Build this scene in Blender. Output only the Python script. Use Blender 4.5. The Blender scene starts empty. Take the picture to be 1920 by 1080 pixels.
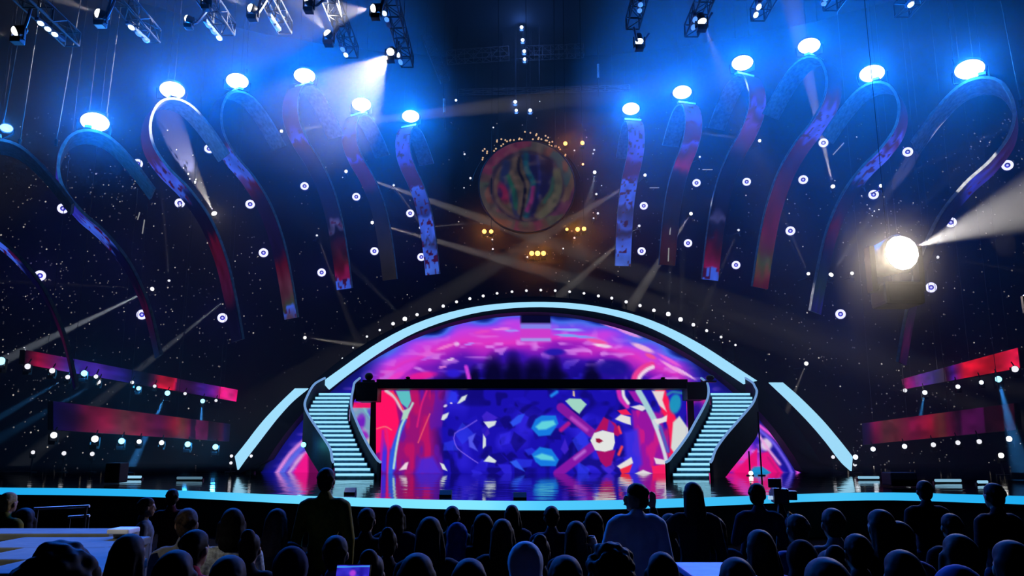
import bpy, bmesh, math, random
import numpy as np
from mathutils import Vector, Matrix, Quaternion

random.seed(7)
RNG = np.random.default_rng(11)
sc = bpy.context.scene
COL = sc.collection
PI = math.pi

# ------------------------------------------------------------------ camera
CAM_Z = 1.1                      # metres above the stage deck (deck = z 0)
FOCAL = 1500.0                   # in pixels of the 1920 x 1080 frame
TILT = math.atan(300 / FOCAL)
cam = bpy.data.cameras.new('camera')
cam_ob = bpy.data.objects.new('camera', cam)
COL.objects.link(cam_ob)
cam.sensor_width = 36
cam.lens = 36 * FOCAL / 1920
cam.clip_end = 300
cam_ob.location = (0, 0, CAM_Z)
cam_ob.rotation_euler = (PI / 2 + TILT, 0, 0)
sc.camera = cam_ob
CAM_M = cam_ob.rotation_euler.to_matrix()

# ------------------------------------------------------------------ world, view
world = bpy.data.worlds.new('world')
sc.world = world
world.use_nodes = True
world.node_tree.nodes['Background'].inputs[0].default_value = (0.0, 0.002, 0.01, 1)
world.node_tree.nodes['Background'].inputs[1].default_value = 0.0
vs = sc.view_settings
vs.view_transform = 'Standard'
vs.look = 'None'
vs.exposure = 0.0
vs.gamma = 1.0
vs.use_curve_mapping = False
cy = sc.cycles
cy.use_denoising = True
cy.max_bounces = 5
cy.diffuse_bounces = 2
cy.glossy_bounces = 3
cy.volume_bounces = 0
cy.transparent_max_bounces = 8
cy.sample_clamp_indirect = 4.0


# ------------------------------------------------------------------ measuring helpers
def ray(px, py):
    return CAM_M @ Vector((px - 960, 540 - py, -FOCAL))


def P(px, py, y):
    """The point of the hall at depth y that stands where the photograph shows it."""
    d = ray(px, py)
    return Vector((0, 0, CAM_Z)) + d * (y / d.y)


def G(px, py, z=0.0):
    d = ray(px, py)
    return Vector((0, 0, CAM_Z)) + d * ((z - CAM_Z) / d.z)


def ellipse_y(x, off=0.0):
    a, b = 38 - off, 34 - off
    t = max(0.0, 1 - (x / a) ** 2)
    return 20 + b * math.sqrt(t)


def curtain_hit(px, py, off=0.0):
    lo, hi = 8.0, 60.0
    for _ in range(50):
        m = (lo + hi) / 2
        p = P(px, py, m)
        if abs(p.x) < 38 - off and p.y < ellipse_y(p.x, off):
            lo = m
        else:
            hi = m
    return P(px, py, lo)


# ------------------------------------------------------------------ materials
MATS = {}


def s2l(c):
    return tuple(((v / 255) / 12.92 if v / 255 <= 0.04045 else ((v / 255 + 0.055) / 1.055) ** 2.4) for v in c)


def mat(name, color=(0.1, 0.1, 0.1), rough=0.6, metal=0.0, noise=0.25, scale=6.0, spec=0.5, bump=0.0):
    if name in MATS:
        return MATS[name]
    m = bpy.data.materials.new(name)
    m.use_nodes = True
    nt = m.node_tree
    b = nt.nodes['Principled BSDF']
    b.inputs['Roughness'].default_value = rough
    b.inputs['Metallic'].default_value = metal
    b.inputs['Specular IOR Level'].default_value = spec
    tc = nt.nodes.new('ShaderNodeTexCoord')
    n = nt.nodes.new('ShaderNodeTexNoise')
    n.inputs['Scale'].default_value = scale
    n.inputs['Detail'].default_value = 4
    r = nt.nodes.new('ShaderNodeValToRGB')
    lo = tuple(max(0, v * (1 - noise)) for v in color)
    hi = tuple(min(1, v * (1 + noise)) for v in color)
    r.color_ramp.elements[0].position = 0.3
    r.color_ramp.elements[1].position = 0.7
    r.color_ramp.elements[0].color = (*lo, 1)
    r.color_ramp.elements[1].color = (*hi, 1)
    nt.links.new(tc.outputs['Object'], n.inputs['Vector'])
    nt.links.new(n.outputs['Fac'], r.inputs['Fac'])
    nt.links.new(r.outputs['Color'], b.inputs['Base Color'])
    if bump:
        bp = nt.nodes.new('ShaderNodeBump')
        bp.inputs['Strength'].default_value = bump
        nt.links.new(n.outputs['Fac'], bp.inputs['Height'])
        nt.links.new(bp.outputs['Normal'], b.inputs['Normal'])
    MATS[name] = m
    return m


def glow(name, color, strength, sampling='NONE'):
    if name in MATS:
        return MATS[name]
    m = bpy.data.materials.new(name)
    m.use_nodes = True
    nt = m.node_tree
    b = nt.nodes['Principled BSDF']
    b.inputs['Base Color'].default_value = (0.02, 0.02, 0.02, 1)
    b.inputs['Emission Color'].default_value = (*color, 1)
    b.inputs['Emission Strength'].default_value = strength
    m.cycles.emission_sampling = sampling
    MATS[name] = m
    return m


def screen_mat(name, strength=1.0):
    """An LED surface that shows the picture stored in the mesh's colour attribute."""
    if name in MATS:
        return MATS[name]
    m = bpy.data.materials.new(name)
    m.use_nodes = True
    nt = m.node_tree
    b = nt.nodes['Principled BSDF']
    b.inputs['Base Color'].default_value = (0.008, 0.008, 0.01, 1)
    b.inputs['Roughness'].default_value = 0.6
    b.inputs['Specular IOR Level'].default_value = 0.05
    at = nt.nodes.new('ShaderNodeAttribute')
    at.attribute_name = 'picture'
    nt.links.new(at.outputs['Color'], b.inputs['Emission Color'])
    b.inputs['Emission Strength'].default_value = strength
    m.cycles.emission_sampling = 'NONE'
    MATS[name] = m
    return m


BLACK = mat('black_paint', (0.006, 0.006, 0.008), 0.55)
BLACK_METAL = mat('black_metal', (0.012, 0.013, 0.018), 0.45, 0.4)
NAVY = mat('navy_panel', (0.002, 0.004, 0.02), 0.7, spec=0.2)
ALU = mat('truss_aluminium', (0.03, 0.034, 0.045), 0.6, 0.3)
CABLE = mat('steel_cable', (0.07, 0.075, 0.085), 0.6, 0.2)


# ------------------------------------------------------------------ object helpers
def tag(o, label=None, cat=None, group=None, kind=None):
    if label:
        o['label'] = label
    if cat:
        o['category'] = cat
    if group:
        o['group'] = group
    if kind:
        o['kind'] = kind
    return o


def thing(name, loc, label, cat, group=None, rot=(0, 0, 0)):
    o = bpy.data.objects.new(name, None)
    o.empty_display_size = 0.1
    COL.objects.link(o)
    o.location = loc
    o.rotation_euler = rot
    return tag(o, label, cat, group)


def link_mesh(name, me, m=None, parent=None, smooth=False):
    if m is not None:
        for q in (m if isinstance(m, (list, tuple)) else [m]):
            me.materials.append(q)
    if smooth:
        me.polygons.foreach_set('use_smooth', [True] * len(me.polygons))
    o = bpy.data.objects.new(name, me)
    COL.objects.link(o)
    if parent is not None:
        o.parent = parent
    return o


def obj(name, bm, m=None, parent=None, smooth=False):
    bmesh.ops.recalc_face_normals(bm, faces=bm.faces)
    me = bpy.data.meshes.new(name)
    bm.to_mesh(me)
    bm.free()
    return link_mesh(name, me, m, parent, smooth)


def copy_tree(o, parent=None):
    c = o.copy()
    COL.objects.link(c)
    if parent is not None:
        c.parent = parent
    for ch in list(o.children):
        copy_tree(ch, c)
    return c


def B():
    return bmesh.new()


def add_box(bm, c, s, rot=None):
    M = Matrix.Translation(c)
    if rot is not None:
        M = M @ (rot.to_4x4() if isinstance(rot, (Matrix, Quaternion)) and not isinstance(rot, Quaternion) else rot.to_matrix().to_4x4() if isinstance(rot, Quaternion) else rot)
    M = M @ Matrix.Diagonal((s[0], s[1], s[2], 1))
    return bmesh.ops.create_cube(bm, size=1, matrix=M)['verts']


def bevelled(bm, c, s, w=0.02, rot=None):
    v = add_box(bm, c, s, rot)
    e = list({e for q in v for e in q.link_edges})
    bmesh.ops.bevel(bm, geom=e, offset=w, segments=2, affect='EDGES', profile=0.6)


def add_tube(bm, a, b, r, r2=None, n=8, caps=True):
    a, b = Vector(a), Vector(b)
    d = b - a
    L = d.length
    if L < 1e-6:
        return
    M = Matrix.Translation((a + b) / 2) @ d.to_track_quat('Z', 'Y').to_matrix().to_4x4()
    bmesh.ops.create_cone(bm, cap_ends=caps, segments=n, radius1=r, radius2=r if r2 is None else r2, depth=L, matrix=M)


def add_ball(bm, c, r, u=10, v=7):
    rr = r if isinstance(r, (tuple, list)) else (r, r, r)
    M = Matrix.Translation(c) @ Matrix.Diagonal((rr[0], rr[1], rr[2], 1))
    bmesh.ops.create_uvsphere(bm, u_segments=u, v_segments=v, radius=1, matrix=M)


def add_lathe(bm, prof, n=20, M=None):
    """Surface of revolution about z through (radius, z) points."""
    rings = []
    for r, z in prof:
        ring = []
        for k in range(n):
            a = 2 * PI * k / n
            v = Vector((r * math.cos(a), r * math.sin(a), z))
            ring.append(bm.verts.new(M @ v if M is not None else v))
        rings.append(ring)
    for i in range(len(rings) - 1):
        for k in range(n):
            bm.faces.new((rings[i][k], rings[i][(k + 1) % n], rings[i + 1][(k + 1) % n], rings[i + 1][k]))
    bm.faces.new(rings[0][::-1])
    bm.faces.new(rings[-1])


def add_path_tube(bm, pts, r, n=6):
    pts = [Vector(p) for p in pts]
    rings = []
    for i, p in enumerate(pts):
        t = (pts[min(i + 1, len(pts) - 1)] - pts[max(i - 1, 0)]).normalized()
        q = t.to_track_quat('Z', 'Y')
        rings.append([bm.verts.new(p + q @ Vector((r * math.cos(2 * PI * k / n), r * math.sin(2 * PI * k / n), 0))) for k in range(n)])
    for i in range(len(rings) - 1):
        for k in range(n):
            bm.faces.new((rings[i][k], rings[i][(k + 1) % n], rings[i + 1][(k + 1) % n], rings[i + 1][k]))
    bm.faces.new(rings[0][::-1])
    bm.faces.new(rings[-1])


def add_prism(bm, front, depth):
    """Solid from a closed outline (list of points) pushed back along +y."""
    f = [bm.verts.new(p) for p in front]
    b = [bm.verts.new(Vector(p) + Vector((0, depth, 0))) for p in front]
    n = len(f)
    bm.faces.new(f)
    bm.faces.new(b[::-1])
    for i in range(n):
        bm.faces.new((f[i], f[(i + 1) % n], b[(i + 1) % n], b[i]))


def add_band(bm, outer, inner, depth):
    """Solid band between two open outlines with the same number of points."""
    n = len(outer)
    D = Vector((0, depth, 0))
    of = [bm.verts.new(p) for p in outer]
    nf = [bm.verts.new(p) for p in inner]
    ob = [bm.verts.new(Vector(p) + D) for p in outer]
    nb = [bm.verts.new(Vector(p) + D) for p in inner]
    for i in range(n - 1):
        bm.faces.new((of[i], of[i + 1], nf[i + 1], nf[i]))
        bm.faces.new((ob[i], nb[i], nb[i + 1], ob[i + 1]))
        bm.faces.new((of[i], ob[i], ob[i + 1], of[i + 1]))
        bm.faces.new((nf[i], nf[i + 1], nb[i + 1], nb[i]))
    bm.faces.new((of[0], nf[0], nb[0], ob[0]))
    bm.faces.new((of[-1], ob[-1], nb[-1], nf[-1]))


def resample(pts, n):
    """n points along a smooth curve through pts (tuples of any length)."""
    a = np.array([tuple(p) for p in pts], float)
    k = len(a)
    e = np.vstack([2 * a[0] - a[1], a, 2 * a[-1] - a[-2]])
    fine = []
    for i in range(k - 1):
        p0, p1, p2, p3 = e[i], e[i + 1], e[i + 2], e[i + 3]
        for t in np.linspace(0, 1, 24, endpoint=(i == k - 2)):
            fine.append(0.5 * ((2 * p1) + (p2 - p0) * t + (2 * p0 - 5 * p1 + 4 * p2 - p3) * t * t + (3 * p1 - p0 - 3 * p2 + p3) * t ** 3))
    fine = np.array(fine)
    s = np.concatenate([[0], np.cumsum(np.linalg.norm(np.diff(fine, axis=0), axis=1))])
    q = np.linspace(0, s[-1], n)
    return np.stack([np.interp(q, s, fine[:, c]) for c in range(fine.shape[1])], 1)


def spot(parent, loc, direction, power, color, angle, blend=0.3, size=0.06, name='beam'):
    l = bpy.data.lights.new(name, 'SPOT')
    l.energy = power
    l.color = color
    l.spot_size = math.radians(angle)
    l.spot_blend = blend
    l.shadow_soft_size = size
    o = bpy.data.objects.new(name, l)
    COL.objects.link(o)
    o.location = loc
    o.rotation_euler = Vector(direction).to_track_quat('-Z', 'Y').to_euler()
    if parent is not None:
        o.parent = parent
    return o


def point(parent, loc, power, color, size=0.1, name='lamp_light'):
    l = bpy.data.lights.new(name, 'POINT')
    l.energy = power
    l.color = color
    l.shadow_soft_size = size
    o = bpy.data.objects.new(name, l)
    COL.objects.link(o)
    o.location = loc
    if parent is not None:
        o.parent = parent
    return o


ORD = ['first', 'second', 'third', 'fourth', 'fifth', 'sixth', 'seventh', 'eighth', 'ninth', 'tenth', 'eleventh', 'twelfth',
       'thirteenth', 'fourteenth', 'fifteenth', 'sixteenth', 'seventeenth', 'eighteenth', 'nineteenth', 'twentieth',
       'twenty-first', 'twenty-second', 'twenty-third', 'twenty-fourth', 'twenty-fifth', 'twenty-sixth', 'twenty-seventh',
       'twenty-eighth', 'twenty-ninth', 'thirtieth']


# ------------------------------------------------------------------ painting what the LED surfaces show
def noise2(x, y, scale, seed):
    r = np.random.default_rng(seed)
    g = r.random((64, 64))
    u, v = x / scale, y / scale
    i, j = np.floor(u).astype(int), np.floor(v).astype(int)
    fu, fv = u - i, v - j
    fu, fv = fu * fu * (3 - 2 * fu), fv * fv * (3 - 2 * fv)
    g00, g10, g01, g11 = g[i % 64, j % 64], g[(i + 1) % 64, j % 64], g[i % 64, (j + 1) % 64], g[(i + 1) % 64, (j + 1) % 64]
    return (g00 * (1 - fu) + g10 * fu) * (1 - fv) + (g01 * (1 - fu) + g11 * fu) * fv


class Paint:
    def __init__(self, x, y, base):
        self.x, self.y = x, y
        self.c = np.empty(x.shape + (3,))
        self.c[:] = base

    def lay(self, a, col):
        a = np.clip(a, 0, 1)[..., None]
        self.c = self.c * (1 - a) + np.array(col, float) * a

    def poly(self, pts, col, soft=1.5, alpha=1.0):
        x, y = self.x, self.y
        n = len(pts)
        inside = np.zeros(x.shape, bool)
        d = np.full(x.shape, 1e9)
        for i in range(n):
            x0, y0 = pts[i]
            x1, y1 = pts[(i + 1) % n]
            if y0 != y1:
                inside ^= ((y0 > y) != (y1 > y)) & (x < (x1 - x0) * (y - y0) / (y1 - y0) + x0)
            dx, dy = x1 - x0, y1 - y0
            t = np.clip(((x - x0) * dx + (y - y0) * dy) / (dx * dx + dy * dy + 1e-9), 0, 1)
            d = np.minimum(d, np.hypot(x - x0 - t * dx, y - y0 - t * dy))
        self.lay((np.where(inside, d, -d) / soft + 0.5) * 1.0 * 1.0 if alpha == 1 else np.clip(np.where(inside, d, -d) / soft + 0.5, 0, 1) * alpha, col)

    def stroke(self, pts, w, col, soft=2.0, alpha=1.0):
        pts = resample(pts, 14) if len(pts) > 2 else np.array(pts, float)
        d = np.full(self.x.shape, 1e9)
        for (x0, y0), (x1, y1) in zip(pts[:-1], pts[1:]):
            dx, dy = x1 - x0, y1 - y0
            t = np.clip(((self.x - x0) * dx + (self.y - y0) * dy) / (dx * dx + dy * dy + 1e-9), 0, 1)
            d = np.minimum(d, np.hypot(self.x - x0 - t * dx, self.y - y0 - t * dy))
        self.lay(np.clip((w / 2 - d) / soft + 0.5, 0, 1) * alpha, col)

    def blob(self, cx, cy, rx, ry, col, ang=0, hard=2.0, alpha=1.0):
        c, s = math.cos(math.radians(ang)), math.sin(math.radians(ang))
        u = (self.x - cx) * c + (self.y - cy) * s
        v = -(self.x - cx) * s + (self.y - cy) * c
        r = np.sqrt((u / rx) ** 2 + (v / ry) ** 2)
        self.lay(np.clip((1 - r) * hard, 0, 1) * alpha, col)

    def linear(self):
        c = np.clip(self.c, 0, 255) / 255
        return np.where(c <= 0.04045, c / 12.92, ((c + 0.055) / 1.055) ** 2.4)


def picture_mesh(name, verts, faces, lin, m, parent):
    me = bpy.data.meshes.new(name)
    me.from_pydata(verts, [], faces)
    a = me.color_attributes.new('picture', 'FLOAT_COLOR', 'POINT')
    rgba = np.ones((len(verts), 4), np.float32)
    rgba[:, :3] = lin
    a.data.foreach_set('color', rgba.ravel())
    return link_mesh(name, me, m, parent)


def picture_grid(name, x0, x1, y0, y1, step, depth, painter, m, parent, keep=None):
    nx, ny = int((x1 - x0) / step) + 1, int((y1 - y0) / step) + 1
    gx, gy = np.meshgrid(np.linspace(x0, x1, nx), np.linspace(y0, y1, ny), indexing='ij')
    lin = painter(gx, gy).linear().reshape(-1, 3)
    pts = np.array([P(a, b, depth) for a, b in zip(gx.ravel(), gy.ravel())])
    ok = np.ones((nx, ny), bool) if keep is None else keep(gx, gy)
    faces = []
    for i in range(nx - 1):
        for j in range(ny - 1):
            if ok[i, j] and ok[i + 1, j] and ok[i, j + 1] and ok[i + 1, j + 1]:
                a = i * ny + j
                faces.append((a, a + 1, a + ny + 1, a + ny))
    used = sorted({v for f in faces for v in f})
    idx = {v: k for k, v in enumerate(used)}
    faces = [tuple(idx[v] for v in f) for f in faces]
    return picture_mesh(name, pts[used].tolist(), faces, lin[used], m, parent)


# ================================================================== THE SETTING
def floor_z(y):
    return -1.05 + max(0.0, 9 - y) * 0.075


bm = B()
rows = [[bm.verts.new((x, y, floor_z(y))) for x in (-40, -20, -5, 5, 20, 40)] for y in (-3, 0, 3, 6, 9, 14, 24)]
for a, b in zip(rows[:-1], rows[1:]):
    for i in range(5):
        bm.faces.new((a[i], a[i + 1], b[i + 1], b[i]))
tag(obj('floor', bm, mat('dark_carpet', (0.004, 0.004, 0.006), 0.95, bump=0.2, scale=40, spec=0.0)), 'dark carpeted arena floor under the audience', 'floor', kind='structure')

bm = B()
add_box(bm, (0, 26, 29.2), (84, 64, 0.4))
tag(obj('ceiling', bm, mat('ceiling_black', (0.004, 0.005, 0.009), 0.9)), 'black arena ceiling high over the stage', 'ceiling', kind='structure')

# curved back wall hung with a black star cloth
bm = B()
lo, hi = [], []
for k in range(81):
    t = -PI / 2 * 0.97 + PI * 0.97 * k / 80
    fold = 0.12 * math.sin(k * 2.1)
    x, y = (38 + fold) * math.sin(t), 20 + (34 + fold) * math.cos(t)
    lo.append(bm.verts.new((x, y, -1.2)))
    hi.append(bm.verts.new((x, y, 29)))
for k in range(80):
    bm.faces.new((lo[k], lo[k + 1], hi[k + 1], hi[k]))
wall = tag(obj('wall_back', bm, mat('star_cloth', (0.003, 0.0035, 0.010), 0.95, spec=0.05), smooth=True), 'black star cloth curving round the back of the stage', 'curtain', kind='structure')

# pin-prick lights of the star cloth: nobody could count them
bm = B()
n = 0
clusters = [(random.uniform(-20, 1940), random.uniform(200, 880)) for _ in range(60)]
while n < 2600:
    if random.random() < 0.45:
        cx, cy_ = random.choice(clusters)
        px, py = random.gauss(cx, 45), random.gauss(cy_, 30)
    else:
        px, py = random.uniform(-60, 1980), random.uniform(215, 885)
    if not (-80 < px < 2000 and 210 < py < 885):
        continue
    dens = 1.0 if (px < 480 or px > 1480) else 0.6
    if py < 330 and 300 < px < 1600:
        dens = 0.25
    if 420 < px < 1600 and py > 690:
        dens *= 0.4
    if random.random() > dens:
        continue
    p = curtain_hit(px, py, 0.35)
    r = random.choice((0.032, 0.04, 0.048, 0.058))
    mi = random.choices((0, 1, 2), (0.62, 0.3, 0.08))[0]
    o6 = [bm.verts.new(p + Vector(q) * r) for q in ((1, 0, 0), (0, 1, 0), (-1, 0, 0), (0, -1, 0), (0, 0, 1), (0, 0, -1))]
    for a in range(4):
        for tip in (4, 5):
            f = bm.faces.new((o6[a], o6[(a + 1) % 4], o6[tip]))
            f.material_index = mi
    n += 1
stars = obj('pinprick_lights', bm, [glow('star_dim', (0.55, 0.5, 0.5), 0.085), glow('star_mid', (0.7, 0.62, 0.55), 0.22), glow('star_bright', (0.9, 0.8, 0.7), 0.6)], wall)
stars['kind'] = 'stuff'
stars['label'] = 'tiny warm white pin-prick lights scattered over the star cloth'

# stage deck with a gently bowed front edge
EDGE_PX = [(-420, 912), (-150, 913), (0, 914.5), (170, 916), (340, 920), (480, 926), (600, 931), (760, 936), (900, 939), (1040, 939.5), (1180, 937.5),
           (1300, 934), (1420, 929.5), (1500, 926.5), (1600, 924), (1700, 924), (1800, 927), (1920, 930.5), (2100, 937), (2350, 946)]
front = [Vector((q[0], q[1], 0)) for q in (G(px, py, 0) for px, py in EDGE_PX)]
front = [Vector(q) for q in resample(front, 60)]
DZ = -0.22
bm = B()
up = [bm.verts.new(p) for p in front] + [bm.verts.new((30, 50, 0)), bm.verts.new((-30, 50, 0))]
dn = [bm.verts.new(Vector((v.co.x, v.co.y, DZ))) for v in up]
bm.faces.new(up)
bm.faces.new(dn[::-1])
for i in range(len(up)):
    j = (i + 1) % len(up)
    bm.faces.new((up[i], dn[i], dn[j], up[j]))
m = bpy.data.materials.new('gloss_black_deck')
m.use_nodes = True
nt = m.node_tree
b = nt.nodes['Principled BSDF']
b.inputs['Base Color'].default_value = (0.004, 0.004, 0.006, 1)
b.inputs['Roughness'].default_value = 0.06
b.inputs['Specular IOR Level'].default_value = 0.75
tc = nt.nodes.new('ShaderNodeTexCoord')
mp = nt.nodes.new('ShaderNodeMapping')
mp.inputs['Scale'].default_value = (0.5, 0.7, 1)
nz = nt.nodes.new('ShaderNodeTexNoise')
nz.inputs['Scale'].default_value = 1.6
nz.inputs['Detail'].default_value = 2
bp = nt.nodes.new('ShaderNodeBump')
bp.inputs['Strength'].default_value = 0.06
bp.inputs['Distance'].default_value = 0.2
nt.links.new(tc.outputs['Object'], mp.inputs['Vector'])
nt.links.new(mp.outputs['Vector'], nz.inputs['Vector'])
nt.links.new(nz.outputs['Fac'], bp.inputs['Height'])
nt.links.new(bp.outputs['Normal'], b.inputs['Normal'])
stage = thing('stage', (0, 30, -0.6), 'wide glossy black stage with a glowing cyan front edge', 'stage')
stage['kind'] = 'structure'
deck = obj('deck', bm, m)
deck.parent = stage
deck.matrix_parent_inverse = Matrix.Translation((0, -30, 0.6))


def keep(o, parent):
    """parent without moving"""
    o.parent = parent
    M = Matrix.LocRotScale(parent.location, parent.rotation_euler, parent.scale)
    o.matrix_parent_inverse = M.inverted()
    return o


deck['label'] = 'glossy black deck that mirrors the screens'
# LED edge: picture mesh wrapped on the lip
vv, ff, cc = [], [], []
for i, p in enumerate(front):
    px = 960 + FOCAL * p.x / (p.y * math.cos(TILT) + (p.z - CAM_Z) * math.sin(TILT))
    t = np.interp(px, [-200, 0, 330, 420, 640, 900, 1000, 1250, 1440, 1560, 1700, 1920],
                  [0, 0.1, 0.25, 0.55, 0.85, 1.0, 0.55, 0.42, 0.32, 0.5, 0.3, 0.1])
    c = np.array([16, 158, 228]) * (1 - t) + np.array([130, 225, 255]) * t
    lin = [s2l(c)[k] for k in range(3)]
    for dy_, z in ((-0.03, 0.005), (-0.03, -0.185)):
        vv.append((p.x, p.y + dy_, z))
        cc.append(lin)
for i in range(len(front) - 1):
    ff.append((2 * i, 2 * i + 1, 2 * i + 3, 2 * i + 2))
strip = picture_mesh('edge_light', vv, ff, np.array(cc), screen_mat('led_edge', 1.1), None)
keep(strip, stage)
strip['label'] = 'glowing cyan light strip along the lip'
so = strip.modifiers.new('thick', 'SOLIDIFY')
so.thickness = 0.02
bm = B()
f2 = [p + Vector((0, 0.12, 0)) for p in front]
add_band(bm, [Vector((p.x, p.y, DZ)) for p in f2], [Vector((p.x, p.y, -1.06)) for p in f2], 0.2)
keep(obj('fascia', bm, BLACK), stage)

# thin haze hanging round the set
bm = B()
plan = [(-39, 17), (-22, 20), (-15, 24.5), (-9, 31), (-5, 37), (-3, 39), (3, 39), (5, 37), (7.5, 31), (9.5, 22), (21, 20), (39, 17), (39, 55), (-39, 55)]
TOP = {-15: 23.0, -9: 24.0, -5: 25.0, 5: 26.0, 7.5: 25.0, 9.5: 22.0}
rings = [[bm.verts.new((x, y, 0.25)) for x, y in plan], [bm.verts.new((x, y, 9.0)) for x, y in plan],
         [bm.verts.new((x, TOP.get(x, y), 12.5)) for x, y in plan], [bm.verts.new((x, TOP.get(x, y), 28.5)) for x, y in plan]]
bm.faces.new(rings[0][::-1])
bm.faces.new(rings[-1])
for lo, hi in zip(rings[:-1], rings[1:]):
    for i in range(len(plan)):
        j = (i + 1) % len(plan)
        bm.faces.new((lo[i], lo[j], hi[j], hi[i]))
m = bpy.data.materials.new('stage_haze')
m.use_nodes = True
nt = m.node_tree
nt.nodes.clear()
out = nt.nodes.new('ShaderNodeOutputMaterial')
v = nt.nodes.new('ShaderNodeVolumeScatter')
v.inputs['Density'].default_value = 0.008
v.inputs['Anisotropy'].default_value = 0.45
nt.links.new(v.outputs[0], out.inputs['Volume'])
tag(obj('stage_haze', bm, m), 'thin theatrical haze hanging in the air over the stage', 'haze', kind='stuff')

# ================================================================== THE ARCH
ARCH_Y, WING_Y, SCREEN_Y, LOW_Y = 36.0, 34.8, 37.6, 36.2
up_out = [(604, 716), (640, 690), (700, 648), (760, 615), (820, 592), (880, 577), (940, 569), (1010, 566), (1080, 569), (1140, 578), (1200, 593), (1260, 617), (1320, 649), (1380, 688), (1420, 714)]
up_in = [(616, 730), (652, 702), (706, 664), (764, 629), (822, 605), (881, 588), (940, 578.5), (1010, 574.5), (1080, 578.5), (1139, 588), (1198, 605), (1256, 631), (1313, 665), (1372, 704), (1396, 720)]
wl_out = [(440, 856), (461, 830), (480, 805), (501, 780), (527, 753), (553, 728)]
wl_in = [(445, 881), (463, 856), (483, 830), (502, 805), (522, 780), (547, 753), (577, 728)]
wr_out = [(1468, 717), (1500, 745), (1540, 785), (1570, 820), (1594, 850), (1599, 857)]
wr_in = [(1443, 717), (1480, 752), (1518, 791), (1549, 827), (1578, 865), (1597, 883)]
arch = thing('proscenium_arch', (0.9, ARCH_Y, 0), 'low wide stage arch outlined by an ice blue neon band around the big screen', 'arch')
NEON = glow('neon_ice_blue', s2l((158, 220, 250)), 1.05)


def band3(o, i, y, n=40):
    return [P(a, b, y) for a, b in resample(o, n)], [P(a, b, y) for a, b in resample(i, n)]


for name, o_, i_, y in (('neon_band', up_out, up_in, ARCH_Y), ('neon_band', wl_out, wl_in, WING_Y), ('neon_band', wr_out, wr_in, WING_Y)):
    bm = B()
    a, c = band3(o_, i_, y)
    add_band(bm, a, c, 0.18)
    keep(obj(name, bm, NEON), arch)


def circ(R, cx, cyy, x):
    return cyy - math.sqrt(max(0, R * R - (x - cx) ** 2))


# dark casing behind the neon, and the dark recess panel inside it
bm = B()
o_ = [(x, circ(618, 1003, 1178, x) - 4) for x in np.linspace(428, 1612, 61)]
i_ = [(997 + (x - 1003) * 0.862, circ(582, 997, 1167, 997 + (x - 1003) * 0.862)) for x in np.linspace(428, 1612, 61)]
o_ = [(x, min(y, 889)) for x, y in o_]
i_ = [(x, min(y, 889)) for x, y in i_]
add_band(bm, [P(x, y, ARCH_Y + 0.35) for x, y in o_], [P(x, y, ARCH_Y + 0.35) for x, y in i_], 1.0)
keep(obj('dark_casing', bm, NAVY), arch)

# big arched screen
R0, CX0, CY0 = 583, 997, 1168


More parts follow.
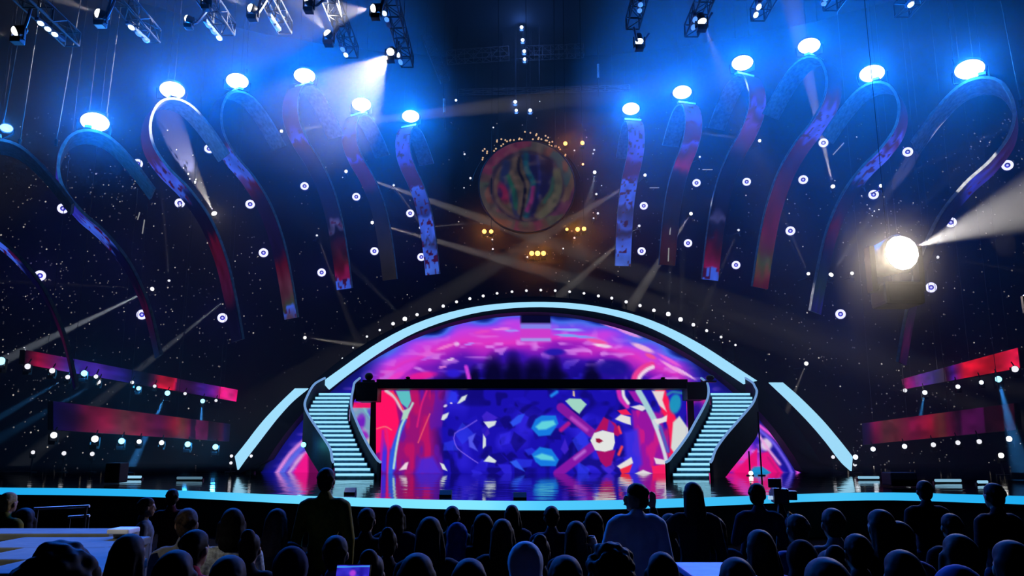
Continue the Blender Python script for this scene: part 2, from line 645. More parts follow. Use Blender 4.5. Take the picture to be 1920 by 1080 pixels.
def paint_arch(x, y):
    n1 = noise2(x + 3000, y * 2.2 + 3000, 46, 3)
    n2 = noise2(x + 3000 + 30 * n1, y * 2.6 + 3000, 17, 4)
    dist = np.hypot(x - CX0, y - CY0)
    d = R0 - dist
    dd = d + (n1 - 0.5) * 24
    side = np.abs(x - CX0) / 520
    p = Paint(x, y, (18, 8, 110))
    p.c[:] = 0
    stops = [-5, 3, 9, 18, 30, 48, 66, 84, 110, 160, 320]
    cols = np.array([(6, 8, 40), (20, 40, 150), (70, 110, 235), (120, 70, 240), (196, 62, 226), (222, 52, 196), (150, 30, 190), (60, 18, 170), (24, 10, 140), (14, 8, 92), (10, 8, 90)], float)
    for k in range(3):
        p.c[..., k] = np.interp(dd, stops, cols[:, k])
    # outer wings of the picture: deep blue rim, then magenta and pink
    w = np.clip((side - 0.52) / 0.1, 0, 1)
    stops2 = [0, 10, 30, 50, 62, 78, 100, 130, 200]
    cols2 = np.array([(5, 8, 60), (12, 14, 110), (22, 20, 160), (70, 30, 190), (190, 60, 225), (232, 70, 200), (240, 30, 150), (225, 15, 120), (190, 15, 110)], float)
    for k in range(3):
        p.c[..., k] = p.c[..., k] * (1 - w) + w * np.interp(d + (n1 - 0.5) * 8, stops2, cols2[:, k])
    mid = np.clip(1 - side / 0.55, 0, 1)
    st = np.clip((n2 - 0.62) * 5, 0, 1) * np.clip(1 - np.abs(d - 62) / 50, 0, 1)
    p.lay(st * 0.75, (225, 150, 245))
    p.lay(np.clip((n2 - 0.55) * 3, 0, 1) * np.clip((d - 70) / 40, 0, 1) * 0.7, (40, 30, 210))
    p.lay(np.clip((0.42 - n1) * 4, 0, 1) * np.clip((d - 80) / 30, 0, 1) * 0.8, (8, 5, 50))
    # black smears of the performers' silhouettes in the picture
    for cx, w_, top in ((925, 26, 655), (962, 22, 650), (1002, 26, 664), (1040, 18, 655), (890, 14, 680), (1110, 22, 672)):
        p.blob(cx, 715, w_, 715 - top, (5, 3, 40), 0, 1.8, 0.9)
    # panel tile shifted at the crown
    p.poly([(976, 580), (1033, 580), (1033, 607), (976, 607)], (8, 8, 46), 1.5)
    p.poly([(976, 607), (1033, 607), (1033, 617), (976, 617)], (130, 130, 235), 3)
    p.poly([(976, 617), (1033, 617), (1033, 641), (976, 641)], (205, 60, 205), 3)
    p.poly([(976, 634), (1033, 634), (1033, 640), (976, 640)], (150, 170, 240), 3, 0.8)
    for cx, cyy, rx, ry, an, col in ((1130, 648, 22, 4.5, 8, (240, 225, 240)), (1095, 632, 30, 3.5, 6, (130, 150, 250)), (1065, 618, 36, 3, 2, (140, 190, 250)), (1065, 629, 30, 3, 3, (110, 170, 245)),
                                     (1120, 640, 26, 5, 12, (240, 80, 160)), (1205, 652, 28, 6, 22, (245, 190, 220)), (1180, 625, 30, 4, 20, (235, 150, 225)), (1220, 668, 14, 5, 25, (240, 80, 150)),
                                     (1150, 612, 30, 4, 15, (230, 120, 220)), (1262, 690, 34, 4, 31, (245, 170, 230)), (1285, 700, 28, 3, 32, (240, 190, 240)), (1255, 675, 30, 4, 29, (235, 90, 215)),
                                     (830, 688, 10, 3, -12, (230, 130, 220)), (845, 674, 9, 2.5, -15, (235, 200, 240)), (856, 645, 7, 5, 0, (230, 190, 240)), (880, 645, 12, 2.5, -10, (180, 140, 250)),
                                     (836, 650, 22, 4, -18, (235, 120, 210)), (940, 617, 22, 3, -4, (235, 130, 225)), (960, 620, 16, 3, -2, (150, 160, 250)), (800, 672, 16, 3, -20, (190, 90, 230)),
                                     (905, 622, 20, 4, -8, (226, 70, 200)), (790, 705, 34, 9, -8, (232, 26, 150)), (760, 690, 30, 9, -28, (214, 60, 216)), (742, 706, 22, 7, -25, (235, 60, 200)),
                                     (1040, 660, 24, 8, 0, (30, 24, 170)), (850, 700, 18, 10, 0, (44, 26, 210)), (1150, 690, 40, 20, 0, (24, 16, 140))):
        p.blob(cx, cyy, rx, ry, col, an, 2.2, 0.92)
    p.stroke([(874, 688), (878, 704), (882, 722)], 7, (205, 60, 220), 3)
    p.stroke([(1188, 722), (1192, 704), (1206, 690), (1222, 684)], 12, (235, 60, 150), 4)
    p.stroke([(1196, 722), (1200, 706), (1212, 694), (1224, 688)], 7, (240, 215, 235), 3)
    p.stroke([(1212, 722), (1222, 712), (1240, 704)], 6, (190, 60, 220), 3)
    # side slices of the picture seen past the stairs
    p.stroke([(518, 889), (545, 850), (580, 818)], 7, (240, 150, 230), 4, 0.9)
    p.stroke([(527, 889), (556, 850), (590, 822)], 9, (90, 110, 235), 4, 0.9)
    p.stroke([(540, 889), (564, 858), (590, 838)], 6, (240, 190, 225), 4, 0.8)
    p.poly([(548, 889), (572, 850), (640, 830), (640, 889)], (242, 20, 140), 5)
    p.poly([(578, 889), (578, 850), (640, 840), (640, 889)], (105, 10, 80), 4)
    p.blob(1437, 833, 13, 15, (225, 205, 235), 20, 2.5)
    p.stroke([(1424, 806), (1450, 830), (1476, 868), (1486, 889)], 6, (110, 90, 235), 4)
    p.stroke([(1424, 798), (1456, 824), (1486, 862), (1497, 889)], 6, (242, 90, 225), 4)
    p.stroke([(1424, 818), (1440, 842), (1462, 870)], 5, (240, 170, 230), 4)
    p.poly([(1372, 889), (1420, 840), (1420, 889)], (238, 14, 120), 3)
    p.poly([(1424, 850), (1440, 846), (1470, 889), (1424, 889)], (236, 16, 130), 4)
    p.poly([(1404, 889), (1412, 876), (1428, 874), (1450, 889)], (24, 140, 205), 2)
    p.stroke([(1440, 858), (1462, 889)], 4, (200, 20, 120), 3)
    # left cell behind the stair top (teal, violet)
    p.poly([(655, 757), (712, 757), (712, 889), (655, 889)], (120, 160, 190), 3)
    p.poly([(655, 755), (712, 755), (712, 765), (655, 765)], (240, 20, 100), 2)
    p.blob(676, 792, 11, 20, (112, 30, 190), 10, 2.5)
    p.blob(698, 776, 12, 14, (86, 70, 205), -20, 2.5)
    p.blob(684, 816, 8, 14, (150, 40, 190), -30, 2)
    p.stroke([(683, 766), (694, 784), (706, 800)], 3, (120, 200, 205), 3)
    p.blob(694, 832, 12, 14, (176, 205, 180), 0, 2)
    p.blob(698, 860, 8, 18, (235, 90, 120), 20, 2)
    p.lay(np.clip((n2 - 0.6) * 3, 0, 1) * 0.35 * (x > 640) * (x < 712) * (y > 757), (230, 160, 220))
    # right cell (violet pouch, white)
    p.poly([(1284, 748), (1345, 748), (1345, 889), (1284, 889)], (210, 40, 130), 3)
    p.blob(1304, 784, 26, 40, (112, 26, 176), 18, 3)
    p.blob(1303, 776, 15, 28, (36, 12, 140), 18, 2)
    p.stroke([(1330, 750), (1318, 790), (1296, 816)], 5, (235, 60, 170), 4)
    p.poly([(1284, 796), (1300, 812), (1290, 840), (1284, 850)], (215, 214, 222), 3)
    return p


scr = thing('arched_screen', (0.9, SCREEN_Y, 0), 'huge arched LED wall glowing violet and magenta inside the neon arch', 'screen')
keep(picture_grid('screen_face', 484, 1510, 586, 889, 2.6, SCREEN_Y, paint_arch, screen_mat('led_wall', 1.0), None,
                  keep=lambda x, y: (np.hypot(x - CX0, y - CY0) < R0 - 1)), scr)
bm = B()
xs = np.linspace(478, 1516, 60)
ring = [P(x, min(889.5, circ(R0 + 2, CX0, CY0, x)), SCREEN_Y + 0.05) for x in xs]
add_prism(bm, ring, 0.3)
keep(obj('cabinet_back', bm, BLACK), scr)


def paint_low(x, y):
    n1 = noise2(x + 500, y + 500, 38, 8)
    n2 = noise2(x + 40 * n1 + 900, y + 700, 14, 9)
    n3 = noise2(x * 1.0 + 100, y * 0.35 + 200, 9, 10)
    p = Paint(x, y, (26, 16, 176))
    p.lay(np.clip((n1 - 0.5) * 3, 0, 1) * 0.7, (52, 40, 232))
    p.lay(np.clip((0.45 - n2) * 4, 0, 1) * 0.7, (13, 7, 104))
    rnd = np.random.default_rng(5)
    for _ in range(46):                                   # facets of the crystal picture
        cx, cyy = rnd.uniform(822, 1165), rnd.uniform(735, 889)
        a0 = rnd.uniform(0, 6.28)
        pts = [(cx + rnd.uniform(7, 24) * math.cos(a0 + k * 1.57), cyy + rnd.uniform(7, 22) * math.sin(a0 + k * 1.57)) for k in range(4)]
        col = [(52, 44, 235), (14, 8, 108), (30, 20, 190), (80, 44, 220), (20, 12, 140), (44, 60, 240)][int(rnd.integers(6))]
        p.poly(pts, col, 2.5, 0.62)
    # left: hot pink, swirls and magenta curtain
    p.poly([(700, 728), (835, 728), (818, 800), (822, 889), (700, 889)], (150, 18, 118), 26)
    p.lay(np.clip((n3 - 0.55) * 5, 0, 1) * (x < 808) * (x > 748) * 0.55, (214, 20, 92))
    p.lay(np.clip((0.4 - n3) * 5, 0, 1) * (x < 830) * (x > 748) * 0.75, (92, 24, 168))
    p.poly([(704, 732), (738, 732), (748, 790), (742, 840), (704, 850)], (255, 18, 100), 3)
    p.lay(np.clip((y - 800) / 50, 0, 1) * np.clip((n3 - 0.38) * 5, 0, 1) * (x < 744), (66, 46, 225))
    p.stroke([(712, 889), (715, 850), (718, 808)], 4, (190, 20, 160), 3)
    p.stroke([(727, 889), (728, 840), (724, 800)], 4, (235, 30, 120), 3)
    p.stroke([(706, 804), (722, 800), (734, 806)], 2, (250, 120, 120), 2)
    p.stroke([(732, 889), (736, 850), (748, 812), (758, 788)], 9, (40, 90, 226), 4)
    p.poly([(742, 733), (768, 733), (771, 752), (764, 766), (752, 756)], (92, 190, 196), 2.5)
    p.stroke([(724, 733), (740, 745), (750, 762), (760, 776)], 6, (220, 190, 200), 3)
    p.stroke([(736, 735), (748, 752), (756, 768)], 3, (246, 60, 90), 2)
    p.stroke([(774, 756), (764, 776), (752, 800), (744, 836), (738, 878)], 4, (176, 224, 214), 2.5)
    p.poly([(768, 764), (757, 770), (752, 788), (764, 784)], (172, 214, 196), 2.5)
    p.stroke([(806, 776), (796, 800), (784, 830)], 2, (240, 90, 110), 2)
    p.stroke([(800, 733), (790, 760), (782, 800)], 3, (226, 30, 120), 3)
    p.poly([(748, 882), (760, 868), (766, 866), (762, 880)], (236, 214, 226), 2)
    p.poly([(788, 860), (812, 856), (830, 889), (780, 889)], (72, 40, 215), 8, 0.9)
    # centre left: fine lines and white shards
    p.stroke([(894, 788), (872, 802), (852, 814), (856, 838), (878, 856), (896, 868)], 1.8, (120, 90, 235), 1.6)
    for pts in ([(907, 791), (931, 789), (928, 797), (916, 803)], [(906, 814), (911, 822), (911, 836), (905, 842)], [(907, 865), (917, 854), (931, 864), (928, 868)],
                [(827, 787), (830, 778), (842, 773), (838, 783), (832, 788)], [(857, 757), (866, 744), (876, 740), (872, 750), (862, 756)], [(825, 868), (832, 870), (839, 883), (830, 880)]):
        p.poly(pts, (214, 226, 226), 1.6)
    p.blob(835, 761, 5, 3, (210, 200, 235), -30, 2)
    p.blob(846, 756, 3, 2, (220, 200, 235), 0, 2)
    p.poly([(878, 820), (892, 812), (886, 828), (896, 846), (880, 838)], (80, 84, 235), 3)
    p.poly([(956, 792), (972, 778), (984, 776), (976, 792), (962, 800)], (44, 80, 240), 3)
    p.poly([(956, 866), (968, 862), (984, 884), (966, 876)], (46, 90, 240), 3)
    # cyan crystals
    p.poly([(996, 803), (1004, 786), (1016, 779), (1042, 779), (1047, 794), (1032, 816), (1010, 818)], (22, 120, 226), 3)
    p.poly([(1004, 800), (1016, 790), (1038, 788), (1042, 796), (1024, 805), (1010, 806)], (96, 210, 222), 4)
    p.poly([(997, 852), (1012, 838), (1034, 842), (1048, 862), (1042, 874), (1014, 874), (1004, 866)], (22, 120, 226), 3)
    p.poly([(1002, 856), (1016, 850), (1036, 856), (1040, 864), (1014, 862)], (92, 206, 222), 4)
    p.poly([(1060, 752), (1068, 747), (1089, 748), (1100, 758), (1086, 776), (1074, 767)], (160, 212, 196), 2)
    p.poly([(1074, 733), (1077, 733), (1078, 744), (1074, 742)], (220, 190, 160), 1.5)
    p.stroke([(1034, 742), (1044, 735)], 6, (30, 130, 235), 4)
    # violet cross
    p.stroke([(1052, 764), (1110, 812)], 17, (128, 24, 160), 3)
    p.stroke([(1072, 784), (1100, 806)], 7, (190, 80, 200), 5, 0.8)
    p.stroke([(1110, 838), (1046, 888)], 17, (132, 22, 166), 3)
    p.stroke([(1096, 846), (1078, 860)], 6, (190, 120, 220), 5, 0.8)
    p.stroke([(1052, 806), (1066, 794)], 8, (170, 24, 140), 4)
    # red star round the white octagon
    p.poly([(1114, 812), (1132, 782), (1154, 794), (1166, 812), (1158, 818), (1130, 806)], (176, 16, 96), 2.5)
    p.poly([(1142, 786), (1152, 800), (1150, 812), (1138, 808)], (90, 30, 190), 3)
    p.poly([(1118, 846), (1154, 844), (1146, 872), (1136, 876), (1126, 866)], (166, 14, 104), 2.5)
    p.poly([(1107, 826), (1114, 812), (1130, 807), (1151, 812), (1153, 830), (1149, 843), (1134, 847), (1116, 844)], (226, 228, 226), 1.6)
    p.poly([(1117, 822), (1124, 822), (1131, 827), (1124, 831), (1118, 829)], (150, 20, 60), 1.6)
    p.stroke([(1160, 800), (1164, 812)], 4, (240, 60, 90), 3)
    p.stroke([(1166, 838), (1160, 852)], 5, (240, 70, 80), 3)
    # magenta curtain on the other side
    p.poly([(1184, 768), (1240, 774), (1256, 889), (1198, 889)], (150, 20, 160), 6)
    p.lay(np.clip((n3 - 0.5) * 5, 0, 1) * (x > 1186) * (x < 1254) * (y > 770) * 0.75, (214, 26, 130))
    p.poly([(1170, 810), (1196, 804), (1204, 870), (1190, 889), (1176, 889)], (58, 46, 228), 8, 0.9)
    for pts, col in (([(1158, 770), (1174, 767), (1184, 778), (1166, 778)], (240, 30, 90)), ([(1153, 786), (1164, 777), (1182, 782), (1183, 797), (1170, 793)], (226, 222, 222)),
                     ([(1157, 874), (1184, 857), (1187, 868), (1166, 882)], (228, 224, 220)), ([(1162, 880), (1186, 870), (1180, 886), (1166, 889)], (240, 40, 70)),
                     ([(1188, 889), (1206, 881), (1226, 889)], (224, 216, 224)), ([(1226, 858), (1254, 864), (1254, 872), (1230, 870)], (230, 216, 224)), ([(1222, 874), (1252, 870), (1254, 889), (1224, 889)], (244, 30, 100)),
                     ([(1182, 763), (1200, 759), (1216, 764), (1204, 771)], (222, 218, 226))):
        p.poly(pts, col, 2)
    p.stroke([(1160, 733), (1164, 748), (1176, 762)], 9, (206, 40, 180), 4)
    p.stroke([(1168, 733), (1170, 744), (1178, 756)], 6, (226, 222, 228), 3)
    p.poly([(1178, 733), (1196, 733), (1210, 760), (1190, 752)], (150, 24, 170), 3)
    p.stroke([(1238, 733), (1250, 768), (1262, 800), (1266, 850)], 20, (250, 24, 84), 4)
    p.poly([(1222, 733), (1246, 733), (1242, 750), (1250, 772), (1236, 760)], (232, 214, 214), 3)
    p.stroke([(1197, 733), (1208, 752), (1224, 782), (1232, 800)], 11, (164, 204, 214), 3)
    p.stroke([(1226, 790), (1238, 824), (1246, 850), (1252, 876)], 7, (206, 214, 226), 3)
    p.stroke([(1238, 800), (1246, 826), (1252, 846)], 6, (80, 90, 190), 3)
    p.poly([(1226, 786), (1240, 784), (1251, 778), (1250, 790), (1232, 796)], (230, 224, 226), 2)
    p.blob(1266, 757, 13, 22, (26, 146, 190), 8, 3)
    p.stroke([(1252, 740), (1262, 735), (1284, 738)], 5, (40, 120, 170), 3)
    p.poly([(1262, 792), (1274, 780), (1288, 800), (1288, 848), (1272, 862), (1258, 840)], (214, 218, 216), 3)
    p.stroke([(1256, 852), (1262, 870)], 6, (240, 40, 90), 3)
    return p


low = thing('stage_screen', (0.5, LOW_Y, 0), 'wide rectangular LED screen with a blue crystal pattern between the two staircases', 'screen')
keep(picture_grid('screen_face', 705, 1287, 728, 889, 1.5, LOW_Y, paint_low, screen_mat('led_wall', 1.0), None), low)
bm = B()
a, c = P(704, 727, LOW_Y + 0.05), P(1288, 890, LOW_Y + 0.05)
add_box(bm, ((a.x + c.x) / 2, LOW_Y + 0.2, (a.z + 0.0) / 2), (c.x - a.x, 0.28, a.z))
keep(obj('cabinet_back', bm, BLACK), low)

# black gantry bridging the two stair heads
GY = 35.2
bm = B()
a, c = P(706, 711, GY), P(1290, 728.5, GY)
add_box(bm, ((a.x + c.x) / 2, GY + 0.5, (a.z + c.z) / 2), (c.x - a.x, 1.0, a.z - c.z))
gan = thing('gantry', ((a.x + c.x) / 2, GY, 0), 'black walkway bridge across the screen between the stair heads', 'bridge')
keep(obj('walkway', bm, BLACK), gan)
for px0, px1, py0, py1 in ((668, 707, 716, 752), (1288, 1326, 716, 749)):
    bm = B()
    a, c = P(px0, py0, GY - 0.1), P(px1, py1, GY - 0.1)
    bevelled(bm, ((a.x + c.x) / 2, GY + 0.6, (a.z + c.z) / 2), (c.x - a.x, 1.4, a.z - c.z), 0.03)
    keep(obj('landing', bm, BLACK), gan)
for px in (700, 1296):
    bm = B()
    a = P(px, 730, GY + 0.9)
    add_box(bm, (a.x, GY + 1.2, a.z / 2), (0.25, 0.25, a.z))
    keep(obj('support_post', bm, BLACK), gan)
for k, (px, pw, py0) in enumerate(((692, 22, 699), (765, 12, 706), (1243, 12, 707), (1331, 22, 703))):
    a = P(px, py0, GY + 0.3)
    base = P(px, 712 if pw < 20 else 717, GY + 0.3).z
    t = thing('wash_light', (a.x, GY + 0.3, base), 'unlit black wash light standing on the bridge, %s' % ('above the left stair head', 'near its left end', 'near its right end', 'above the right stair head')[k], 'stage light', 'unlit lights on the bridge')
    w_ = pw / 1500 * GY
    h_ = a.z - base
    bm = B()
    bevelled(bm, (0, 0, h_ * 0.12), (w_, 0.3, h_ * 0.24), 0.02)
    obj('base', bm, BLACK, t)
    bm = B()
    add_ball(bm, (0, 0, h_ * 0.62), (w_ * 0.36, 0.18, h_ * 0.4), 14, 9)
    obj('head', bm, BLACK_METAL, t, True)


# ================================================================== STAIRCASES
def staircase(label, rowsL, flip):
    """rows: (py, px_left, px_right) of tread fronts from top to bottom."""
    rows = resample(rowsL[::-1], 19)                      # bottom first
    N = 19
    RISE = 0.183
    ys = [30.4 + 0.285 * i for i in range(N)]
    t = thing('staircase', (P(rows[0][1], 888, 30.4).x, 30.4, 0), label, 'staircase', 'curved light staircases')
    RIS = mat('stair_riser', (0.25, 0.5, 0.68), 0.5)
    LED = glow('stair_led', s2l((150, 222, 250)), 1.1)
    edges = []
    for i in range(N):
        _, pl, pr = rows[i]
        y = ys[i]
        z = RISE * (i + 1)
        xl, xr = P(pl, rows[i][0], y).x, P(pr, rows[i][0], y).x
        edges.append((xl, xr, y, z))
        bm = B()
        add_box(bm, ((xl + xr) / 2, y + 0.17, z - RISE / 2), (xr - xl, 0.34, RISE))
        st = keep(obj('step', bm, RIS), t)
        bm = B()
        add_box(bm, ((xl + xr) / 2, y - 0.012, z - 0.05), (xr - xl - 0.06, 0.03, 0.085))
        s = obj('step_light', bm, LED)
        s.parent = st
    for side in (0, 1):
        # rail outline measured from the tread ends
        sg = -1 if side == 0 else 1
        pts = [(e[side] + sg * 0.09, e[2], e[3]) for e in edges]
        pts = [(pts[0][0] - (pts[1][0] - pts[0][0]) * 0.6, pts[0][1] - 0.1, 0.12)] + pts
        last = pts[-1]
        pts.append((last[0] + 1.6 * (last[0] - pts[-3][0]) / 2 + (0.18 if flip < 0 else -0.18), last[1] + 0.5, last[2] + 0.25))
        pts = resample(pts, 44)
        outer = (side == 0) if flip < 0 else (side == 1)
        drop = 1.0 if outer else 0.3
        bm = B()
        q = []
        for (x, y, z) in pts:
            zt = z + 0.42
            zb = max(0.0, z - drop)
            q.append([bm.verts.new((x + sg * 0.0, y, zb)), bm.verts.new((x, y, zt)), bm.verts.new((x + sg * 0.06, y, zt)), bm.verts.new((x + sg * 0.06, y, zb))])
        for a, c in zip(q[:-1], q[1:]):
            for k in range(4):
                bm.faces.new((a[k], a[(k + 1) % 4], c[(k + 1) % 4], c[k]))
        bm.faces.new(q[0])
        bm.faces.new(q[-1][::-1])
        pan = keep(obj('balustrade', bm, mat('balustrade_blue', (0.004, 0.014, 0.045), 0.6, spec=0.25), smooth=False), t)
        bm = B()
        add_path_tube(bm, [(x + sg * 0.03, y, z + 0.46) for x, y, z in pts], 0.05, 8)
        h = obj('handrail', bm, glow('rail_glow', s2l((120, 165, 225)), 0.8), smooth=True)
        h.parent = pan
    return t


RL = [(739, 597, 659), (747, 590, 657), (760, 584, 655), (771, 580, 653), (783, 576, 652), (798, 575.5, 652), (814, 581, 656), (832, 592, 663), (850, 606, 672), (869, 622, 685), (880, 626, 693), (890, 628, 702)]
RR = [(734, 1331, 1407), (744, 1334, 1411), (755, 1335, 1415), (767, 1335, 1415), (778, 1334, 1413), (796, 1329, 1407), (814, 1321, 1394), (833, 1310, 1377), (852, 1298, 1358), (871, 1281, 1340), (882, 1270, 1334), (892, 1261, 1330)]
stair_l = staircase('curved staircase with glowing ice blue steps left of the stage screen', RL, -1)
stair_r = staircase('curved staircase with glowing ice blue steps right of the stage screen', RR, 1)
# bright blue-green lamp on the outside of the left staircase
tp = P(575, 834, 32.2)
t = thing('stair_lamp', (tp.x - 0.12, 32.2, tp.z), 'small turquoise lamp fixed to the outside of the left staircase', 'stage light')
bm = B()
add_tube(bm, (0, 0.25, 0), (0, 0.0, 0), 0.09, 0.11, 12)
obj('housing', bm, BLACK_METAL, t)
bm = B()
add_ball(bm, (0, -0.02, 0), (0.1, 0.06, 0.1), 12, 8)
obj('lens', bm, glow('turquoise_lamp', (0.1, 0.8, 0.9), 6), t, True)
point(t, (0, -0.25, 0), 14, (0.1, 0.8, 1.0))
# slim poles beside the right staircase
for k, (px, y0, lab) in enumerate(((1421, 772, 'tall thin black pole under the outer curve of the right staircase'), (1404, 846, 'short thin stand under the right staircase, light at its foot'))):
    a = P(px, y0, 33.4)
    t = thing('support_pole', (a.x, 33.4, 0), lab, 'pole')
    bm = B()
    add_tube(bm, (0, 0, 0.03), (0, 0, a.z), 0.035, 0.03, 8)
    obj('pole', bm, BLACK_METAL if k == 0 else ALU, t)
    bm = B()
    add_tube(bm, (0, 0, 0), (0, 0, 0.04), 0.16, 0.14, 14)
    obj('base_plate', bm, BLACK_METAL, t)
    if k == 1:
        bm = B()
        add_ball(bm, (0, -0.12, 0.1), 0.09, 10, 7)
        obj('lamp', bm, glow('sparkle_white', (1, 0.95, 0.9), 2.5), t, True)


# ================================================================== LED FINS WITH FLOOD LAMPS
PROFILE = [(-2.3, -1.75), (-1.5, -0.8), (-0.7, -0.12), (0, 0), (0.55, -0.35), (0.8, -1.2), (0.62, -2.1), (0.0, -2.9), (-0.85, -3.6), (-1.7, -4.6), (-2.4, -6.0), (-2.9, -7.6), (-3.3, -9.2)]
FINS = [  # lamp px, py, top px, top py, depth, angle (deg from facing the hall, + = right), length scale, colour stops, label
    (178, 229, 163, 254, 28.0, -60, 1.06, 'A', 'first whole LED fin from the left, blue flame along its outer edge'),
    (323, 169, 318, 192, 31.0, -52, 1.05, 'B', 'second whole LED fin from the left, crossed by a bright white beam'),
    (445, 152, 440, 176, 34.0, -42, 1.08, 'C', 'third whole LED fin from the left, blue patch on its bend'),
    (571, 142, 570, 162, 38.0, -31, 1.08, 'D', 'fourth whole LED fin from the left, tall and narrow'),
    (678, 196, 673, 217, 43.0, -30, 0.98, 'E', 'fifth whole LED fin from the left, violet head and dark red neck'),
    (770, 218, 768, 240, 47.0, -25, 0.95, 'F', 'LED fin nearest the disc on its left, blue down to its cut end'),
    (1183, 204, 1186, 228, 47.0, 8, 0.93, 'G', 'straight blue LED fin nearest the disc on its right'),
    (1279, 173, 1287, 197, 43.0, 16, 0.95, 'H', 'second LED fin right of the disc, violet head and red neck'),
    (1392, 118, 1396, 144, 38.0, 24, 1.08, 'I', 'third LED fin right of the disc, small blue block at its lower end'),
    (1517, 86, 1527, 112, 34.0, 38, 1.1, 'J', 'tallest LED fin right of the disc, violet patch at mid height'),
    (1635, 138, 1650, 162, 31.0, 52, 1.0, 'K', 'fifth LED fin right of the disc, red and blue bend'),
    (1818, 130, 1845, 158, 27.0, 56, 1.08, 'L', 'large hooked fin at the far right, cream light on its bend'),
    (12, 240, -5, 272, 25.5, -60, 1.06, 'A', 'LED fin cut off by the left edge, its flood lamp nearly dark'),
]
PERI, RED, INK, BLU, PINKR, GRN = (86, 92, 250), (82, 11, 38), (14, 12, 48), (70, 110, 255), (150, 24, 90), (70, 84, 40)
STOPS = {
    'A': [(0, INK), (0.30, (50, 16, 70)), (0.38, (60, 14, 60)), (0.41, (60, 60, 220)), (0.53, (56, 60, 210)), (0.56, BLU), (0.64, BLU), (0.67, (8, 12, 60)), (0.78, (14, 8, 40)), (0.86, (60, 10, 50)), (1, (10, 10, 50))],
    'B': [(0, INK), (0.34, (60, 24, 90)), (0.42, RED), (0.45, PERI), (0.54, BLU), (0.58, INK), (0.68, (20, 10, 40)), (0.72, RED), (0.86, (70, 20, 60)), (0.9, INK), (1, INK)],
    'C': [(0, INK), (0.40, (24, 16, 70)), (0.43, RED), (0.46, BLU), (0.54, (80, 110, 255)), (0.57, RED), (0.62, (30, 12, 50)), (0.78, (24, 14, 60)), (0.84, RED), (0.92, (90, 50, 70)), (0.96, (60, 70, 60)), (0.97, BLU), (1, (80, 60, 90))],
    'D': [(0, INK), (0.30, (70, 60, 150)), (0.36, RED), (0.42, (80, 24, 80)), (0.46, PERI), (0.47, RED), (0.54, (20, 16, 60)), (0.76, (26, 22, 66)), (0.78, (90, 90, 150)), (0.80, INK), (0.92, RED), (0.955, PINKR), (0.96, BLU), (1, BLU)],
    'E': [(0, INK), (0.16, PERI), (0.34, PERI), (0.36, RED), (0.44, RED), (0.46, PERI), (0.49, RED), (0.58, (70, 14, 60)), (0.62, (14, 14, 50)), (0.86, (40, 40, 60)), (1, (40, 36, 40))],
    'F': [(0, INK), (0.16, PERI), (0.42, (80, 84, 245)), (0.46, (80, 14, 60)), (0.56, (60, 16, 70)), (0.58, BLU), (0.70, (40, 60, 160)), (0.72, BLU), (0.82, BLU), (0.84, (50, 60, 120)), (0.87, BLU), (1, (80, 126, 255))],
    'G': [(0, INK), (0.16, PERI), (0.44, PERI), (0.48, (80, 14, 60)), (0.56, (70, 16, 60)), (0.58, BLU), (0.70, BLU), (0.72, (40, 50, 110)), (0.80, BLU), (0.83, (40, 40, 90)), (0.87, BLU), (1, (80, 126, 255))],
    'H': [(0, INK), (0.16, PERI), (0.34, PERI), (0.36, RED), (0.43, RED), (0.45, PERI), (0.48, RED), (0.56, PINKR), (0.6, (24, 14, 50)), (0.8, (20, 24, 56)), (0.9, (60, 24, 40)), (1, (50, 24, 34))],
    'I': [(0, INK), (0.3, (30, 40, 120)), (0.34, RED), (0.37, PERI), (0.41, RED), (0.44, (110, 60, 160)), (0.5, RED), (0.56, (18, 14, 50)), (0.76, INK), (0.79, (70, 70, 120)), (0.81, INK), (0.9, RED), (0.955, PINKR), (0.96, BLU), (1, BLU)],
    'J': [(0, INK), (0.34, (20, 16, 60)), (0.40, RED), (0.43, PERI), (0.52, PERI), (0.54, RED), (0.60, (50, 14, 50)), (0.72, RED), (0.84, (100, 20, 50)), (0.92, GRN), (0.96, (110, 60, 50)), (1, RED)],
    'K': [(0, INK), (0.30, (20, 14, 60)), (0.40, (70, 14, 60)), (0.43, PERI), (0.45, RED), (0.49, PERI), (0.57, BLU), (0.6, INK), (0.68, (40, 16, 50)), (0.74, RED), (0.82, (16, 16, 60)), (0.92, (30, 50, 60)), (1, (30, 30, 110))],
    'L': [(0, INK), (0.30, (40, 10, 60)), (0.44, (56, 10, 50)), (0.48, (60, 30, 110)), (0.54, (50, 60, 220)), (0.58, (20, 10, 50)), (0.7, (10, 8, 40)), (0.85, (16, 14, 60)), (0.95, (70, 20, 70)), (1, (30, 20, 60))],
}
FIN_SHELL = mat('fin_shell', (0.36, 0.40, 0.44), 0.7, spec=0.15)
WIDTH = 1.05
FIN_LED = screen_mat('fin_led', 0.62)
NFIN = 70


def fin_points(tp, ang, s, key=''):
    a = math.radians(ang)
    u = Vector((math.sin(a), -math.cos(a), 0))
    w = Vector((math.cos(a), math.sin(a), 0))
    prof = resample(PROFILE[:-1] if key == 'A' else PROFILE, NFIN)
    pts = [tp + u * (r * s) + Vector((0, 0, z * s)) for r, z in prof]
    nor = []
    for i in range(NFIN):
        d = (pts[min(i + 1, NFIN - 1)] - pts[max(i - 1, 0)]).normalized()
        n_ = d.cross(w)
        if i == 0 or True:
            nor.append(n_.normalized())
    # the outer side looks away from the hook's inside
    c = tp + Vector((0, 0, -1.2 * s))
    k = NFIN // 4
    if nor[k].dot(pts[k] - c) < 0:
        nor = [-q for q in nor]
    return pts, nor, w, u


